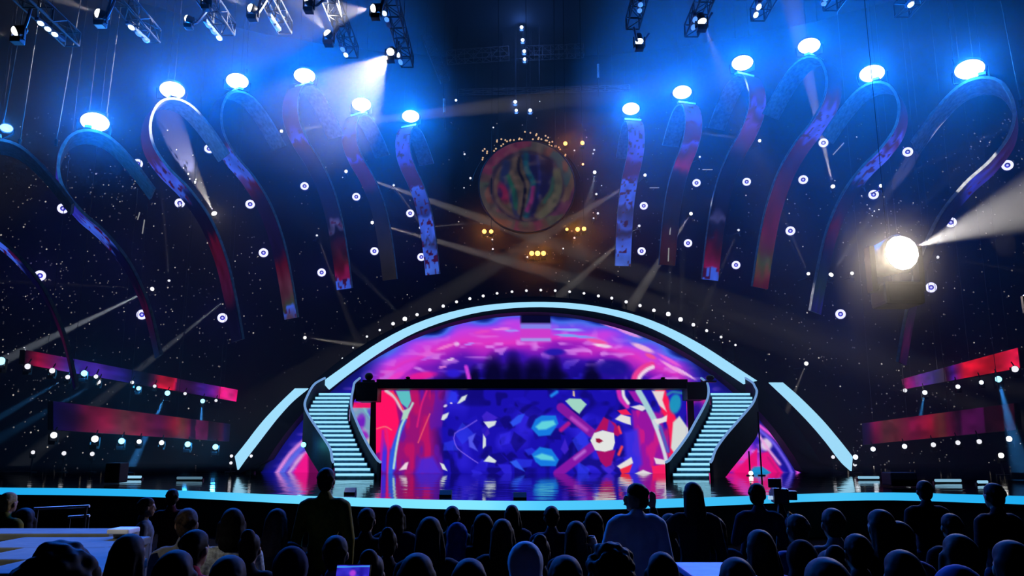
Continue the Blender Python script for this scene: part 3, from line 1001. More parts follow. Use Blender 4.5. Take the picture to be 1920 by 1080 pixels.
LAMP_GLASS = glow('flood_glass', (0.8, 0.95, 1.0), 4)
FLOOD = (0.001, 0.15, 1.0)
for i, (lx, ly, tx, ty, yy, ang, s, key, lab) in enumerate(FINS):
    tp = P(tx, ty, yy)
    pts, nor, w, u = fin_points(tp, ang, s, key)
    WIDTH = {'A': 1.45, 'L': 1.6, 'K': 1.3, 'J': 1.2, 'B': 1.25}.get(key, 1.05)
    t = thing('led_fin', tp, lab, 'LED fin', 'hooked LED fins hung round the stage')
    bm = B()
    rows_ = []
    for p, nn in zip(pts, nor):
        rows_.append([bm.verts.new(p + w * (WIDTH / 2) + nn * 0.0), bm.verts.new(p - w * (WIDTH / 2)), bm.verts.new(p - w * (WIDTH / 2) - nn * 0.1), bm.verts.new(p + w * (WIDTH / 2) - nn * 0.1)])
    for a, c in zip(rows_[:-1], rows_[1:]):
        for k in range(4):
            bm.faces.new((a[k], a[(k + 1) % 4], c[(k + 1) % 4], c[k]))
    bm.faces.new(rows_[0])
    bm.faces.new(rows_[-1][::-1])
    keep(obj('shell', bm, FIN_SHELL, smooth=False), t)
    # LED outer face
    M_ = 12
    vv, cc, ff = [], [], []
    st = STOPS[key]
    sp = np.array([q[0] for q in st])
    sc_ = np.array([q[1] for q in st], float)
    rnd = np.random.default_rng(100 + i)
    fine = 3
    NN = NFIN * fine
    fp = resample([tuple(p) for p in pts], NN)
    fn = resample([tuple(p) for p in nor], NN)
    gi, gj = np.meshgrid(np.arange(NN), np.arange(M_ + 1), indexing='ij')
    nz_ = noise2(gi * 1.0 + 50, gj * 3.0 + 80 + i * 7, 9, 40 + i)
    nz2 = noise2(gi * 1.0 + 10, gj * 2.0 + 20 + i * 5, 3.2, 70 + i)
    sv = gi / (NN - 1) + (nz_ - 0.5) * 0.05
    for a in range(NN):
        for b_ in range(M_ + 1):
            p = Vector(fp[a]) + w * (WIDTH * 0.97 * (0.5 - b_ / M_)) + Vector(fn[a]).normalized() * 0.02
            vv.append(tuple(p))
            k = np.searchsorted(sp, sv[a, b_], 'right') - 1
            k = int(np.clip(k, 0, len(sp) - 2))
            f = np.clip((sv[a, b_] - sp[k]) / max(1e-6, sp[k + 1] - sp[k]), 0, 1)
            c = sc_[k] * (1 - f) + sc_[k + 1] * f
            if nz2[a, b_] > 0.72 and c[2] > 140:
                c = np.array([70, 16, 70.])
            cc.append(s2l(c * (0.82 + 0.3 * nz_[a, b_])))
    for a in range(NN - 1):
        for b_ in range(M_):
            q = a * (M_ + 1) + b_
            ff.append((q, q + 1, q + M_ + 2, q + M_ + 1))
    o = keep(picture_mesh('led_face', vv, ff, np.array(cc), FIN_LED, None), t)
    # end plate on the crown
    bm = B()
    k0 = int(NFIN * 0.22)
    R3 = Matrix((w, u, Vector((0, 0, 1)))).transposed()
    add_box(bm, tp + Vector((0, 0, 0.1)), (WIDTH * 1.02, 0.24, 0.1), R3)
    keep(obj('crown_plate', bm, mat('crown_white', (0.6, 0.65, 0.7), 0.5)), t)
    # two hoist lines up to the roof grid
    for sg in (-1, 1):
        bm = B()
        q = tp + w * (sg * WIDTH * 0.42)
        add_tube(bm, q + Vector((0, 0, 0.15)), (q.x, q.y, 28.9), 0.008, n=5)
        keep(obj('hoist_line', bm, mat('dark_line', (0.03, 0.03, 0.04), 0.6)), t)
    # the flood lamp standing on the crown
    lp = P(lx, ly, yy - 0.2)
    f = thing('flood_lamp', lp, 'blue-white flood lamp on top of the %s' % ' '.join(lab.split(',')[0].split()[:9]), 'flood lamp', 'flood lamps on the LED fins')
    to_cam = (Vector((0, 0, CAM_Z)) - lp).normalized()
    fr = to_cam.to_track_quat('-Y', 'Z')
    f.rotation_mode = 'QUATERNION'
    f.rotation_quaternion = fr
    sz = (0.50 if yy > 36 else 0.46) * (1.0 if lx > 100 else 0.4)
    bm = B()
    add_lathe(bm, [(0.06, 0.42), (0.24, 0.36), (0.36, 0.12), (0.40, 0.0), (0.36, 0.0)], 20, Matrix.Rotation(-PI / 2, 4, 'X') @ Matrix.Diagonal((sz / 0.4 * 1.15, sz / 0.4 * 0.9, 1, 1)))
    obj('housing', bm, BLACK_METAL, f)
    bm = B()
    add_ball(bm, (0, -0.02, 0), (sz * 1.05, 0.14, sz * 0.74), 20, 12)
    obj('lens', bm, LAMP_GLASS if lx > 100 else glow('flood_glass_dim', (0.4, 0.6, 1.0), 1.5), f, True)
    bm = B()
    inv = f.rotation_quaternion.inverted()
    foot = inv @ (tp + Vector((0, 0, 0.15)) - lp)
    add_path_tube(bm, [(-sz * 1.25, 0.12, 0), (-sz * 1.2, 0.12, -sz * 0.9), foot, (sz * 1.2, 0.12, -sz * 0.9), (sz * 1.25, 0.12, 0)], 0.035, 6)
    obj('yoke', bm, BLACK_METAL, f)
    e = 0.1 if lx < 100 else 1.0
    if True:
        d = to_cam + Vector((0, 0, 0.06))
        sp_ = spot(None, lp + to_cam * 0.35, d, (9500 if yy < 37 else 12500) * e * (yy / 34), FLOOD, 92 if yy < 37 else 66, 1.0, 0.2, 'flood_light')
        pt = point(None, lp + Vector((0, 0, -0.05)) + to_cam * 0.3, 420 * (2.2 if yy < 29 else 1) * max(e, 0.3) * (yy / 34), (0.03, 0.30, 1.0), 0.3, 'flood_spill')

# ================================================================== RING LAMPS ON THE STAR CLOTH
RINGS = [(258, 307), (392, 279), (118, 391), (337, 381), (469, 383), (571, 349), (668, 369), (769, 400), (227, 481), (75, 517), (494, 474), (603, 511), (702, 471), (790, 482), (266, 590), (417, 596),
         (1207, 386), (1203, 471), (1306, 343), (1290, 456), (1400, 341), (1380, 497), (1506, 337), (1544, 268), (1482, 433), (1576, 589), (1702, 285), (1638, 365), (1783, 417), (1746, 539), (1889, 310)]
RING_LAB = {
    (258, 307): 'ring lamp left of the bright white beam, level with the top of its cone', (392, 279): 'ring lamp high on the left under the third fin',
    (118, 391): 'ring lamp beneath the lower sweep of the outermost left fin', (337, 381): 'ring lamp just left of the brightest white beam lamp on the left',
    (469, 383): 'ring lamp between the second and third fins from the left', (571, 349): 'ring lamp beside the neck of the tall fourth fin from the left',
    (668, 369): 'ring lamp behind the neck of the fifth fin from the left', (769, 400): 'ring lamp left of the lower half of the blue fin left of the disc',
    (227, 481): 'ring lamp low on the far left above the crossing beams', (75, 517): 'ring lamp closest to the left edge of the picture',
    (494, 474): 'ring lamp left of the lower part of the third left fin', (603, 511): 'ring lamp beside the lower end of the fourth left fin',
    (702, 471): 'ring lamp left of the dark lower end of the fifth left fin', (790, 482): 'bright ring lamp at the cut end of the blue fin left of the disc',
    (266, 590): 'lowest ring lamp on the far left, under the long white beam', (417, 596): 'low ring lamp left of the arch, under a faint beam lamp',
    (1207, 386): 'upper of two ring lamps beside the straight blue fin right of the disc', (1203, 471): 'lower of two ring lamps beside the straight blue fin right of the disc',
    (1306, 343): 'bright ring lamp at the neck of the second fin right of the disc', (1290, 456): 'ring lamp below the beam lamp beside the second fin right of the disc',
    (1400, 341): 'ring lamp beside the red neck of the third fin right of the disc', (1380, 497): 'ring lamp right of the blue block ending the third right fin',
    (1506, 337): 'ring lamp right of the violet patch on the tallest right fin', (1544, 268): 'ring lamp caught in the upward beam right of the tallest fin',
    (1482, 433): 'ring lamp right of the lower half of the tallest right fin', (1576, 589): 'lowest ring lamp right of the arch',
    (1702, 285): 'large ring lamp between the fifth and the far right fins', (1638, 365): 'ring lamp half hidden under the bend of the fifth right fin',
    (1783, 417): 'ring lamp below the cream-lit bend of the far right fin', (1746, 539): 'ring lamp under the dazzling white spotlight', (1889, 310): 'ring lamp closest to the right edge of the picture'}
ring_bms = {}


def ring_proto():
    t = thing('ring_lamp', (0, 0, 0), 'x', 'ring lamp', 'ring lamps on the star cloth')
    bm = B()
    add_lathe(bm, [(0.02, 0.16), (0.30, 0.16), (0.335, 0.10), (0.335, 0.0), (0.31, 0.0)], 24, Matrix.Rotation(PI / 2, 4, 'X').inverted())
    obj('housing', bm, BLACK_METAL, t)
    bm = B()
    R_, r_ = 0.225, 0.075
    rings = []
    for a in range(28):
        A = 2 * PI * a / 28
        rings.append([bm.verts.new(((R_ + r_ * math.cos(q)) * math.cos(A), -0.02 - 0.045 * math.sin(q), (R_ + r_ * math.cos(q)) * math.sin(A))) for q in [2 * PI * k / 8 for k in range(8)]])
    for a in range(28):
        for k in range(8):
            bm.faces.new((rings[a][k], rings[a][(k + 1) % 8], rings[(a + 1) % 28][(k + 1) % 8], rings[(a + 1) % 28][k]))
    obj('ring_tube', bm, glow('ring_white', (0.72, 0.72, 1.0), 1.5), t, True)
    bm = B()
    add_ball(bm, (0, -0.02, 0), (0.065, 0.04, 0.065), 12, 8)
    obj('centre_lens', bm, glow('ring_core', (0.6, 0.6, 1.0), 1.1), t, True)
    bm = B()
    add_tube(bm, (0, 0.16, 0), (0, 0.75, 0), 0.04, n=8)
    obj('bracket', bm, BLACK_METAL, t)
    return t


rp = ring_proto()
for k, q in enumerate(RINGS):
    r = rp if k == 0 else copy_tree(rp)
    p = curtain_hit(q[0], q[1], 0.7)
    r.location = p
    r.rotation_euler = (0, 0, math.atan2(-p.x, p.y - 12) * 0.8)
    sc_ring = 0.9 if 560 < q[0] < 1420 else 0.98
    r.scale = (sc_ring,) * 3
    r['label'] = 'white ' + RING_LAB[q]
    # faint violet-blue glow that each ring throws into the haze
    point(None, p + Vector((-p.x, -(p.y - 10), 0)).normalized() * 0.35, 40, (0.06, 0.05, 1.0), 0.12, 'ring_light')

# ================================================================== BEAM LAMPS ON THE STAR CLOTH
WHITE = (1.0, 0.93, 0.86)
COOL = (0.75, 0.85, 1.0)
#  px, py, aim px, py, aim depth offset (towards hall), power, angle, lens radius, label
BEAMS = [
    (403, 403, 312, 225, 0, 13000, 26, 0.17, 'dazzling beam lamp throwing a wide white cone up to the left'),
    (338, 385, 318, 300, 3, 0, 5, 0.07, 'small dim lamp just left of the dazzling left beam lamp'),
    (527, 246, 680, 228, 3, 11000, 5, 0.10, 'beam lamp beside the fourth left fin shining right'),
    (648, 321, 880, 402, 3, 12000, 5, 0.11, 'beam lamp left of the fifth fin shining right past the disc'),
    (697, 417, 960, 492, 3, 10000, 6, 0.11, 'beam lamp shining right to the orange lamps under the disc'),
    (287, 541, 60, 650, 3, 26000, 6, 0.12, 'beam lamp on the left throwing a long white beam down to the left'),
    (257, 540, 60, 530, 3, 1600, 4, 0.08, 'faint beam lamp left of the long left beam, shining level left'),
    (428, 558, 320, 645, 3, 4600, 5, 0.09, 'faint beam lamp left of the arch shining down left'),
    (571, 633, 700, 650, 3, 3800, 5, 0.10, 'beam lamp low beside the left shoulder of the arch'),
    (787, 427, 900, 417, 3, 3000, 4, 0.08, 'small beam lamp behind the lower end of the fin left of the disc'),
    (738, 347, 775, 400, 2, 2400, 5, 0.08, 'small beam lamp between the two fins left of the disc'),
    (594, 441, 622, 515, 2, 2000, 4, 0.07, 'small lamp with a thin beam falling beside the fourth left fin'),
    (317, 527, 310, 440, 2, 2200, 3, 0.08, 'small lamp with a thin beam rising on the left'),
    (1425, 264, 1290, 246, 3, 3600, 4, 0.10, 'beam lamp at the third right fin shining level left'),
    (1210, 328, 1090, 400, 3, 4400, 6, 0.10, 'beam lamp beside the straight right fin shining down left'),
    (1199, 423, 1060, 545, 3, 4000, 7, 0.09, 'lower beam lamp at the straight right fin shining down left'),
    (1296, 400, 1195, 555, 3, 7500, 8, 0.11, 'beam lamp below the second right fin shining down left'),
    (1385, 431, 1350, 510, 2, 1600, 5, 0.08, 'small dim beam lamp between the third and tallest right fins'),
    (1312, 294, 1314, 315, 2, 0, 5, 0.07, 'tiny unaimed lamp right of the red neck of the second right fin'),
    (1562, 351, 1526, 190, 3, 20000, 9, 0.13, 'beam lamp right of the tallest fin throwing a cone upward'),
    (1557, 517, 1655, 375, 1, 7500, 9, 0.14, 'beam lamp left of the dazzling spotlight shining up right'),
    (1516, 514, 1484, 440, 2, 2600, 5, 0.10, 'small lamp under the tallest right fin with a beam rising left'),
    (1597, 513, 1640, 470, 2, 1600, 6, 0.10, 'small lamp just left of the dazzling spotlight'),
    (1650, 349, 1745, 305, 2, 2000, 5, 0.10, 'small beam lamp under the bend of the fifth right fin shining right'),
    (1618, 345, 1610, 330, 2, 0, 5, 0.08, 'tiny lamp at the lower edge of the fifth right fin'),
    (1757, 482, 1900, 505, 2, 1400, 5, 0.09, 'small lamp right of the dazzling spotlight'),
    (1512, 681, 1490, 735, 2, 2200, 5, 0.12, 'small lamp low beyond the right end of the arch'),
    (1675, 480, 1920, 385, 6, 22000, 38, 0.55, 'dazzling white spotlight on the right flaring into the haze'),
]


def head_proto(name, r, lens, label='x', cat='beam lamp', group=None):
    t = thing(name, (0, 0, 0), label, cat, group)
    bm = B()
    bevelled(bm, (0, 0, -r * 2.3), (r * 2.2, r * 2.0, r * 1.3), r * 0.2)
    obj('base', bm, BLACK_METAL, t)
    bm = B()
    for sg in (-1, 1):
        add_box(bm, (sg * r * 1.35, 0, -r * 0.8), (r * 0.3, r * 0.7, r * 2.6))
    add_box(bm, (0, 0, -r * 1.85), (r * 2.8, r * 0.7, r * 0.3))
    bmesh.ops.remove_doubles(bm, verts=bm.verts, dist=1e-5)
    obj('yoke', bm, BLACK_METAL, t)
    hd = None
    bm = B()
    add_lathe(bm, [(r * 0.5, r * 1.7), (r * 0.95, r * 1.3), (r * 1.05, -r * 0.1), (r * 1.12, -r * 0.6), (r * 0.9, -r * 0.6)], 16)
    h = obj('head', bm, BLACK_METAL, t, True)
    bm = B()
    add_ball(bm, (0, 0, -r * 0.62), (r, r, r * 0.75), 14, 9)
    l = obj('lens', bm, lens, h, True)
    return t


def aim_head(t, direction):
    for c in t.children:
        if c.name.startswith('head'):
            c.rotation_euler = Vector(direction).to_track_quat('-Z', 'Y').to_euler()


LENS_W = glow('beam_lens_white', (1.0, 0.97, 0.92), 3)
LENS_B = glow('beam_lens_blue', (0.30, 0.75, 1.0), 2.4)
LENS_P = glow('beam_lens_pale', (0.80, 0.90, 1.0), 2)
LENS_S = glow('beam_lens_soft', (0.8, 0.8, 0.85), 1.2)
protos = {}


def place_head(px, py, depth_or_point, r, lens, label, cat='beam lamp', group=None, name='beam_lamp', aim=None):
    key = (name, round(r, 3), lens.name)
    if key not in protos:
        protos[key] = head_proto(name, r, lens)
        t = protos[key]
    else:
        t = copy_tree(protos[key])
    p = depth_or_point if isinstance(depth_or_point, Vector) else P(px, py, depth_or_point)
    t.location = p
    t['label'] = label
    t['category'] = cat
    if group:
        t['group'] = group
    aim_head(t, aim if aim is not None else (Vector((0, 0, CAM_Z)) - p))
    return t, p


for (px, py, ax, ay, off, pw, an, r, lab) in BEAMS:
    p = curtain_hit(px, py, 1.2)
    q = P(ax, ay, p.y - off)
    d = q - p
    big = r > 0.3
    if big:
        p = P(px, py, 24.5)
        q = P(ax, ay, 24.2)
        d = q - p
    t, p = place_head(px, py, p, r, LENS_W if r >= 0.1 else LENS_S, lab, 'beam lamp', None, 'beam_lamp', d * 0.55 + (Vector((0, 0, CAM_Z)) - p).normalized() * d.length * (0.6 if not big else 0.8))
    bm = B()
    if big:
        add_tube(bm, (0, 0.3, -r * 2.6), (0, 0.3, 28.9 - p.z), 0.012, n=8)
        add_box(bm, (0, 0.15, -r * 2.6), (0.2, 0.4, 0.08))
        obj('drop_rod', bm, BLACK_METAL, t)
    else:
        away = Vector((p.x, (p.y - 10), 0)).normalized()
        add_tube(bm, (0, 0, -r * 2.3), away * 0.95 + Vector((0, 0, -r * 2.3)), 0.03, n=6)
        obj('wall_arm', bm, BLACK_METAL, t)
    if pw:
        spot(None, p + d.normalized() * (r * (1.6 if big else 2.2)), d, pw * (6.0 if an > 12 else 4.0 * 14 / an) * (0.8 if big else 1.3 if pw >= 3800 else 0.6), WHITE if px not in (287, 428) else COOL, an * (0.68 if not big else 0.8), 0.35 if not big else 0.7, 0.05)
    if big:
        spot(None, p + (Vector((0, 0, CAM_Z)) - p).normalized() * 1.0, (Vector((0, 0, CAM_Z)) - p), 5500, (1.0, 0.84, 0.64), 110, 1.0, 0.3, 'flare_light')
    elif px == 403:
        spot(None, p + (Vector((0, 0, CAM_Z)) - p).normalized() * 0.4, (Vector((0, 0, CAM_Z)) - p), 200, (1.0, 0.86, 0.68), 60, 1.0, 0.15, 'flare_light')
# the cream light that catches the bend of the far right fin comes from a follow spot at the side
fp_ = P(1820, 318, 26.5)
src = P(1440, 600, 22)
t, p = place_head(0, 0, P(1930, 560, 19), 0.12, LENS_S, 'follow spot beyond the right edge aimed at the hooked fin', 'beam lamp', None, 'follow_spot', fp_ - P(1930, 560, 19))
bm = B()
add_tube(bm, (0, 0, -0.3), (0, 0, -p.z + 0.02), 0.05, n=8)
obj('stand', bm, BLACK_METAL, t)
spot(None, p + (fp_ - p).normalized() * 0.2, fp_ - p, 9000, (1.0, 0.9, 0.75), 10, 0.1, 0.03)

# ================================================================== SIDE GALLERIES: LED STRIPS AND THEIR LAMPS
def paint_strip(stops, seed, dim):
    xs_ = [q[0] for q in stops]
    cs = np.array([q[1] for q in stops], float)

    def f(u, v):
        n1 = noise2(u * 60 + 300, v * 14 + 300, 9, seed)
        n2 = noise2(u * 120 + 30, v * 20 + 30, 5, seed + 1)
        p = Paint(u, v, (0, 0, 0))
        k = np.clip(np.searchsorted(xs_, u + (n1 - 0.5) * 0.02, 'right') - 1, 0, len(xs_) - 2)
        a0, a1 = np.array(xs_)[k], np.array(xs_)[k + 1]
        f_ = np.clip((u - a0) / (a1 - a0 + 1e-6), 0, 1)[..., None]
        p.c = (cs[k] * (1 - f_) + cs[k + 1] * f_) * (0.62 + 0.55 * n1[..., None]) * dim
        p.c = p.c * (0.8 + 0.4 * n2[..., None])
        return p
    return f


def led_strip(name, label, tl, tr, bl, br, y_l, y_r, stops, seed, dim=1.0, nx=150, ny=16, rail=True):
    A, Bq = P(*tl, y_l), P(*tr, y_r)
    C, D = P(*bl, y_l), P(*br, y_r)
    t = thing(name, (A + Bq) / 2, label, 'LED screen', 'LED strips along the side galleries')
    gu, gv = np.meshgrid(np.linspace(0, 1, nx), np.linspace(0, 1, ny), indexing='ij')
    lin = paint_strip(stops, seed, dim)(gu, gv).linear().reshape(-1, 3)
    vv = []
    for u_, v_ in zip(gu.ravel(), gv.ravel()):
        vv.append(tuple((A * (1 - u_) + Bq * u_) * (1 - v_) + (C * (1 - u_) + D * u_) * v_))
    ff = [(i * ny + j, i * ny + j + 1, (i + 1) * ny + j + 1, (i + 1) * ny + j) for i in range(nx - 1) for j in range(ny - 1)]
    keep(picture_mesh('screen_face', vv, ff, lin, screen_mat('led_wall', 1.0), None), t)
    # shallow cabinet behind and the truss rail below that carries the lamps
    d = (Bq - A).normalized()
    nrm = Vector((d.y, -d.x, 0)).normalized()
    if nrm.dot((A + Bq) / 2 - Vector((0, 30, 0))) < 0:
        nrm = -nrm
    bm = B()
    o = nrm * 0.03
    q = [A + o, Bq + o, D + o, C + o]
    f1 = [bm.verts.new(p) for p in q]
    f2_ = [bm.verts.new(p + nrm * 0.22) for p in q]
    bm.faces.new(f1)
    bm.faces.new(f2_[::-1])
    for i in range(4):
        bm.faces.new((f1[i], f1[(i + 1) % 4], f2_[(i + 1) % 4], f2_[i]))
    keep(obj('cabinet_back', bm, BLACK), t)
    for k in range(4):
        bm = B()
        p = A.lerp(Bq, 0.08 + 0.28 * k) + nrm * 0.14
        add_tube(bm, p, (p.x, p.y, 28.9), 0.012, n=5)
        keep(obj('hanging_wire', bm, mat('dark_line', (0.03, 0.03, 0.04), 0.6)), t)
    return t, A, Bq, C, D


N0, HOT, DPU, DBL = (10, 6, 26), (235, 22, 70), (52, 14, 90), (20, 16, 90)
ul = led_strip('gallery_screen', 'upper left LED strip sloping above the side lamps, red block and pink end', (48, 656), (446, 731), (46, 683), (443, 753), 31, 47.5,
               [(0, (30, 6, 30)), (0.04, (190, 14, 70)), (0.10, (120, 18, 110)), (0.16, (50, 24, 140)), (0.26, (60, 26, 140)), (0.36, (30, 22, 110)), (0.42, (10, 8, 50)), (0.47, N0), (0.5, (70, 14, 60)), (0.535, (225, 16, 56)), (0.60, (210, 14, 50)), (0.615, (235, 20, 80)), (0.62, (60, 10, 60)), (0.70, (50, 14, 70)), (0.78, (60, 24, 140)), (0.84, (110, 24, 150)), (0.88, (160, 24, 120)), (0.885, (240, 24, 130)), (0.96, (235, 40, 140)), (1, (245, 10, 120))], 21, 0.95)
ll = led_strip('gallery_screen', 'lower left LED strip, broad dull red picture above a row of lamps', (100, 752), (432, 795), (100, 806), (430, 828), 31, 44,
               [(0, (12, 8, 70)), (0.08, (40, 8, 70)), (0.14, (110, 16, 60)), (0.24, (140, 20, 60)), (0.32, (110, 50, 62)), (0.40, (120, 30, 60)), (0.52, (104, 14, 80)), (0.60, (150, 22, 50)), (0.66, (120, 56, 50)), (0.70, (110, 20, 60)), (0.72, (40, 8, 50)), (0.745, (40, 8, 50)), (0.75, (120, 18, 90)), (0.83, (110, 16, 84)), (0.835, (24, 6, 30)), (0.90, (50, 10, 40)), (0.93, (80, 12, 60)), (0.96, (30, 16, 80)), (1, (10, 10, 50))], 31, 0.8)
ur = led_strip('gallery_screen', 'upper right LED strip sloping above the side lamps, bright red far end', (1690, 711), (1908, 652), (1694, 730), (1912, 690), 45, 31.5,
               [(0, (90, 10, 60)), (0.06, (170, 16, 110)), (0.16, (110, 20, 130)), (0.3, (60, 18, 130)), (0.38, (30, 14, 110)), (0.46, (50, 10, 40)), (0.52, (70, 24, 150)), (0.56, (130, 20, 100)), (0.62, (225, 20, 50)), (0.80, (215, 18, 34)), (0.92, (228, 24, 60)), (1, (225, 24, 70))], 41, 0.95)
lr = led_strip('gallery_screen', 'lower right LED strip, broad dull red picture above a row of lamps', (1616, 794), (1900, 756), (1618, 834), (1904, 806), 46, 31.5,
               [(0, (14, 10, 60)), (0.06, (50, 12, 70)), (0.12, (150, 16, 80)), (0.2, (110, 48, 56)), (0.30, (130, 44, 60)), (0.42, (140, 16, 70)), (0.54, (160, 20, 50)), (0.60, (130, 50, 50)), (0.63, (106, 40, 44)), (0.65, (110, 16, 56)), (0.72, (44, 8, 44)), (0.74, (100, 14, 90)), (0.85, (80, 12, 80)), (0.86, (30, 6, 20)), (1, (60, 8, 30))], 51, 0.8)


def on_line(strip, px, py):
    """point under the LED strip's lower edge at the pixel"""
    _, A, Bq, C, D = strip
    lo, hi = -0.4, 1.4
    best, bd = None, 1e9
    for k in range(200):
        u_ = lo + (hi - lo) * k / 199
        p = C.lerp(D, u_)
        x = 960 + FOCAL * p.x / (p.y * math.cos(TILT) + (p.z - CAM_Z) * math.sin(TILT))
        if abs(x - px) < bd:
            bd, best = abs(x - px), p
    return P(px, py, best.y - 0.25)


GAL = {
    'ul': (ul, [(52, 687, 'S', .12), (98, 695, 'S', .12), (127, 707, 'S', .1), (158, 700, 'B', .14), (180, 706, 'S', .1), (185, 716, 'S', .1), (248, 717, 'D', .09), (260, 728, 'B', .11), (290, 724, 'S', .09), (314, 737, 'B', .14), (347, 738, 'D', .09), (380, 752, 'B', .13), (405, 751, 'S', .09)], 'upper left LED strip'),
    'll': (ll, [(101, 816, 'P', .13), (178, 823, 'P', .15), (228, 827, 'B', .14), (261, 828, 'P', .11), (303, 830, 'P', .12), (352, 833, 'B', .15), (404, 838, 'B', .16)], 'lower left LED strip'),
    'ur': (ur, [(1622, 745, 'S', .12), (1659, 749, 'B', .14), (1697, 732, 'S', .12), (1734, 736, 'P', .13), (1796, 725, 'P', .11), (1840, 717, 'P', .10), (1872, 711, 'B', .14), (1903, 692, 'S', .14)], 'upper right LED strip'),
    'lr': (lr, [(1637, 842, 'P', .14), (1696, 837, 'P', .13), (1750, 834, 'S', .12), (1796, 830, 'S', .11), (1836, 828, 'S', .11), (1892, 823, 'P', .12)], 'lower right LED strip'),
}
NAMES = {'S': ('small pale lamp', LENS_S), 'D': ('dim white lamp', LENS_S), 'B': ('bright turquoise-blue lamp', LENS_B), 'P': ('cool white lamp', LENS_P)}
GB = {(314, 737): ((258, 850), 9000, 7), (1659, 749): ((1652, 850), 2600, 6), (1734, 736): ((1722, 800), 1800, 6), (1872, 711): ((1892, 790), 2400, 8), (380, 752): ((376, 800), 1500, 8), (127, 707): ((20, 770), 1600, 6), (185, 716): ((90, 770), 1200, 6)}
for key, (strip, lst, where) in GAL.items():
    for k, (px, py, c, r) in enumerate(lst):
        p = on_line(strip, px, py)
        nm, lens = NAMES[c]
        lab = '%s under the %s, %s of %s from its left end' % (nm, where, ORD[k], {13: 'thirteen', 7: 'seven', 8: 'eight', 6: 'six'}[len(lst)])
        t, p = place_head(px, py, p, r * 0.92, lens, lab, 'gallery lamp', 'lamps under the gallery LED strips', 'gallery_lamp')
        # short drop rod up to the strip above
        C, D = strip[3], strip[4]
        top = None
        for q in range(101):
            m_ = C.lerp(D, q / 100 * 1.6 - 0.3)
            if abs(m_.y - 0.25 - p.y) < 0.3:
                top = m_
        hgt = (top.z if top else p.z + 0.4) - p.z
        bm = B()
        add_tube(bm, (0, 0, r * 0.6), (0, 0.18, max(0.3, hgt + 0.1)), 0.025, n=6)
        obj('drop_rod', bm, BLACK_METAL, t)
        if (px, py) in GB:
            (ax, ay), pw, an = GB[(px, py)]
            q = P(ax, ay, p.y - 2)
            spot(None, p + (q - p).normalized() * r * 2.2, q - p, pw * 14, (0.05, 0.35, 1.0), an, 0.5, 0.05)
        elif c == 'B':
            point(None, p + (Vector((0, 0, CAM_Z)) - p).normalized() * 0.3, 40, (0.03, 0.4, 1.0), 0.1, 'lamp_light')
# odd lamps of the galleries
ODD = [(2, 677, 30, .15, LENS_B, 'blue lamp cut by the left edge beside the upper left LED strip'), (62, 848, 38, .09, LENS_S, 'leftmost of three tiny lamps low on the left under the lower LED strip'),
       (120, 850, 38, .10, LENS_S, 'middle of three tiny lamps low on the left under the lower LED strip'), (173, 851, 38, .10, LENS_S, 'rightmost of three tiny lamps low on the left under the lower LED strip'),
       (1877, 854, 34, .11, LENS_W, 'warm white lamp low at the far right under the lower LED strip'), (1522, 857, 36.6, .07, LENS_S, 'small lamp inside the right arch wing nearest the screen'),
       (1562, 857, 36.6, .08, LENS_S, 'small lamp just left of the foot of the right neon wing'), (1604, 857, 36.4, .11, LENS_P, 'small lamp just right of the foot of the right neon wing'),
       (1603, 871, 36.4, .08, LENS_S, 'dim lamp beneath the one at the foot of the right neon wing'), (434, 855, 36.4, .07, LENS_S, 'small lamp just left of the foot of the left neon wing'),
       (471, 855, 36.6, .07, LENS_S, 'small lamp just right of the foot of the left neon wing'), (433, 868, 36.4, .07, LENS_S, 'dim lamp beneath the one left of the left neon foot')]
for px, py, y, r, lens, lab in ODD:
    t, p = place_head(px, py, y, r, lens, lab, 'gallery lamp', None, 'gallery_lamp')
    bm = B()
    if py > 600:
        add_tube(bm, (0, 0, -r * 2.4), (0, 0, -p.z), 0.03, n=6)
        add_tube(bm, (0, 0, -p.z), (0, 0, -p.z + 0.03), 0.25, n=12)
        obj('stand', bm, BLACK_METAL, t)
    else:
        add_tube(bm, (0, 0, r * 0.8), (0, 0, 28.9 - p.z), 0.02, n=6)
        obj('drop_rod', bm, BLACK_METAL, t)

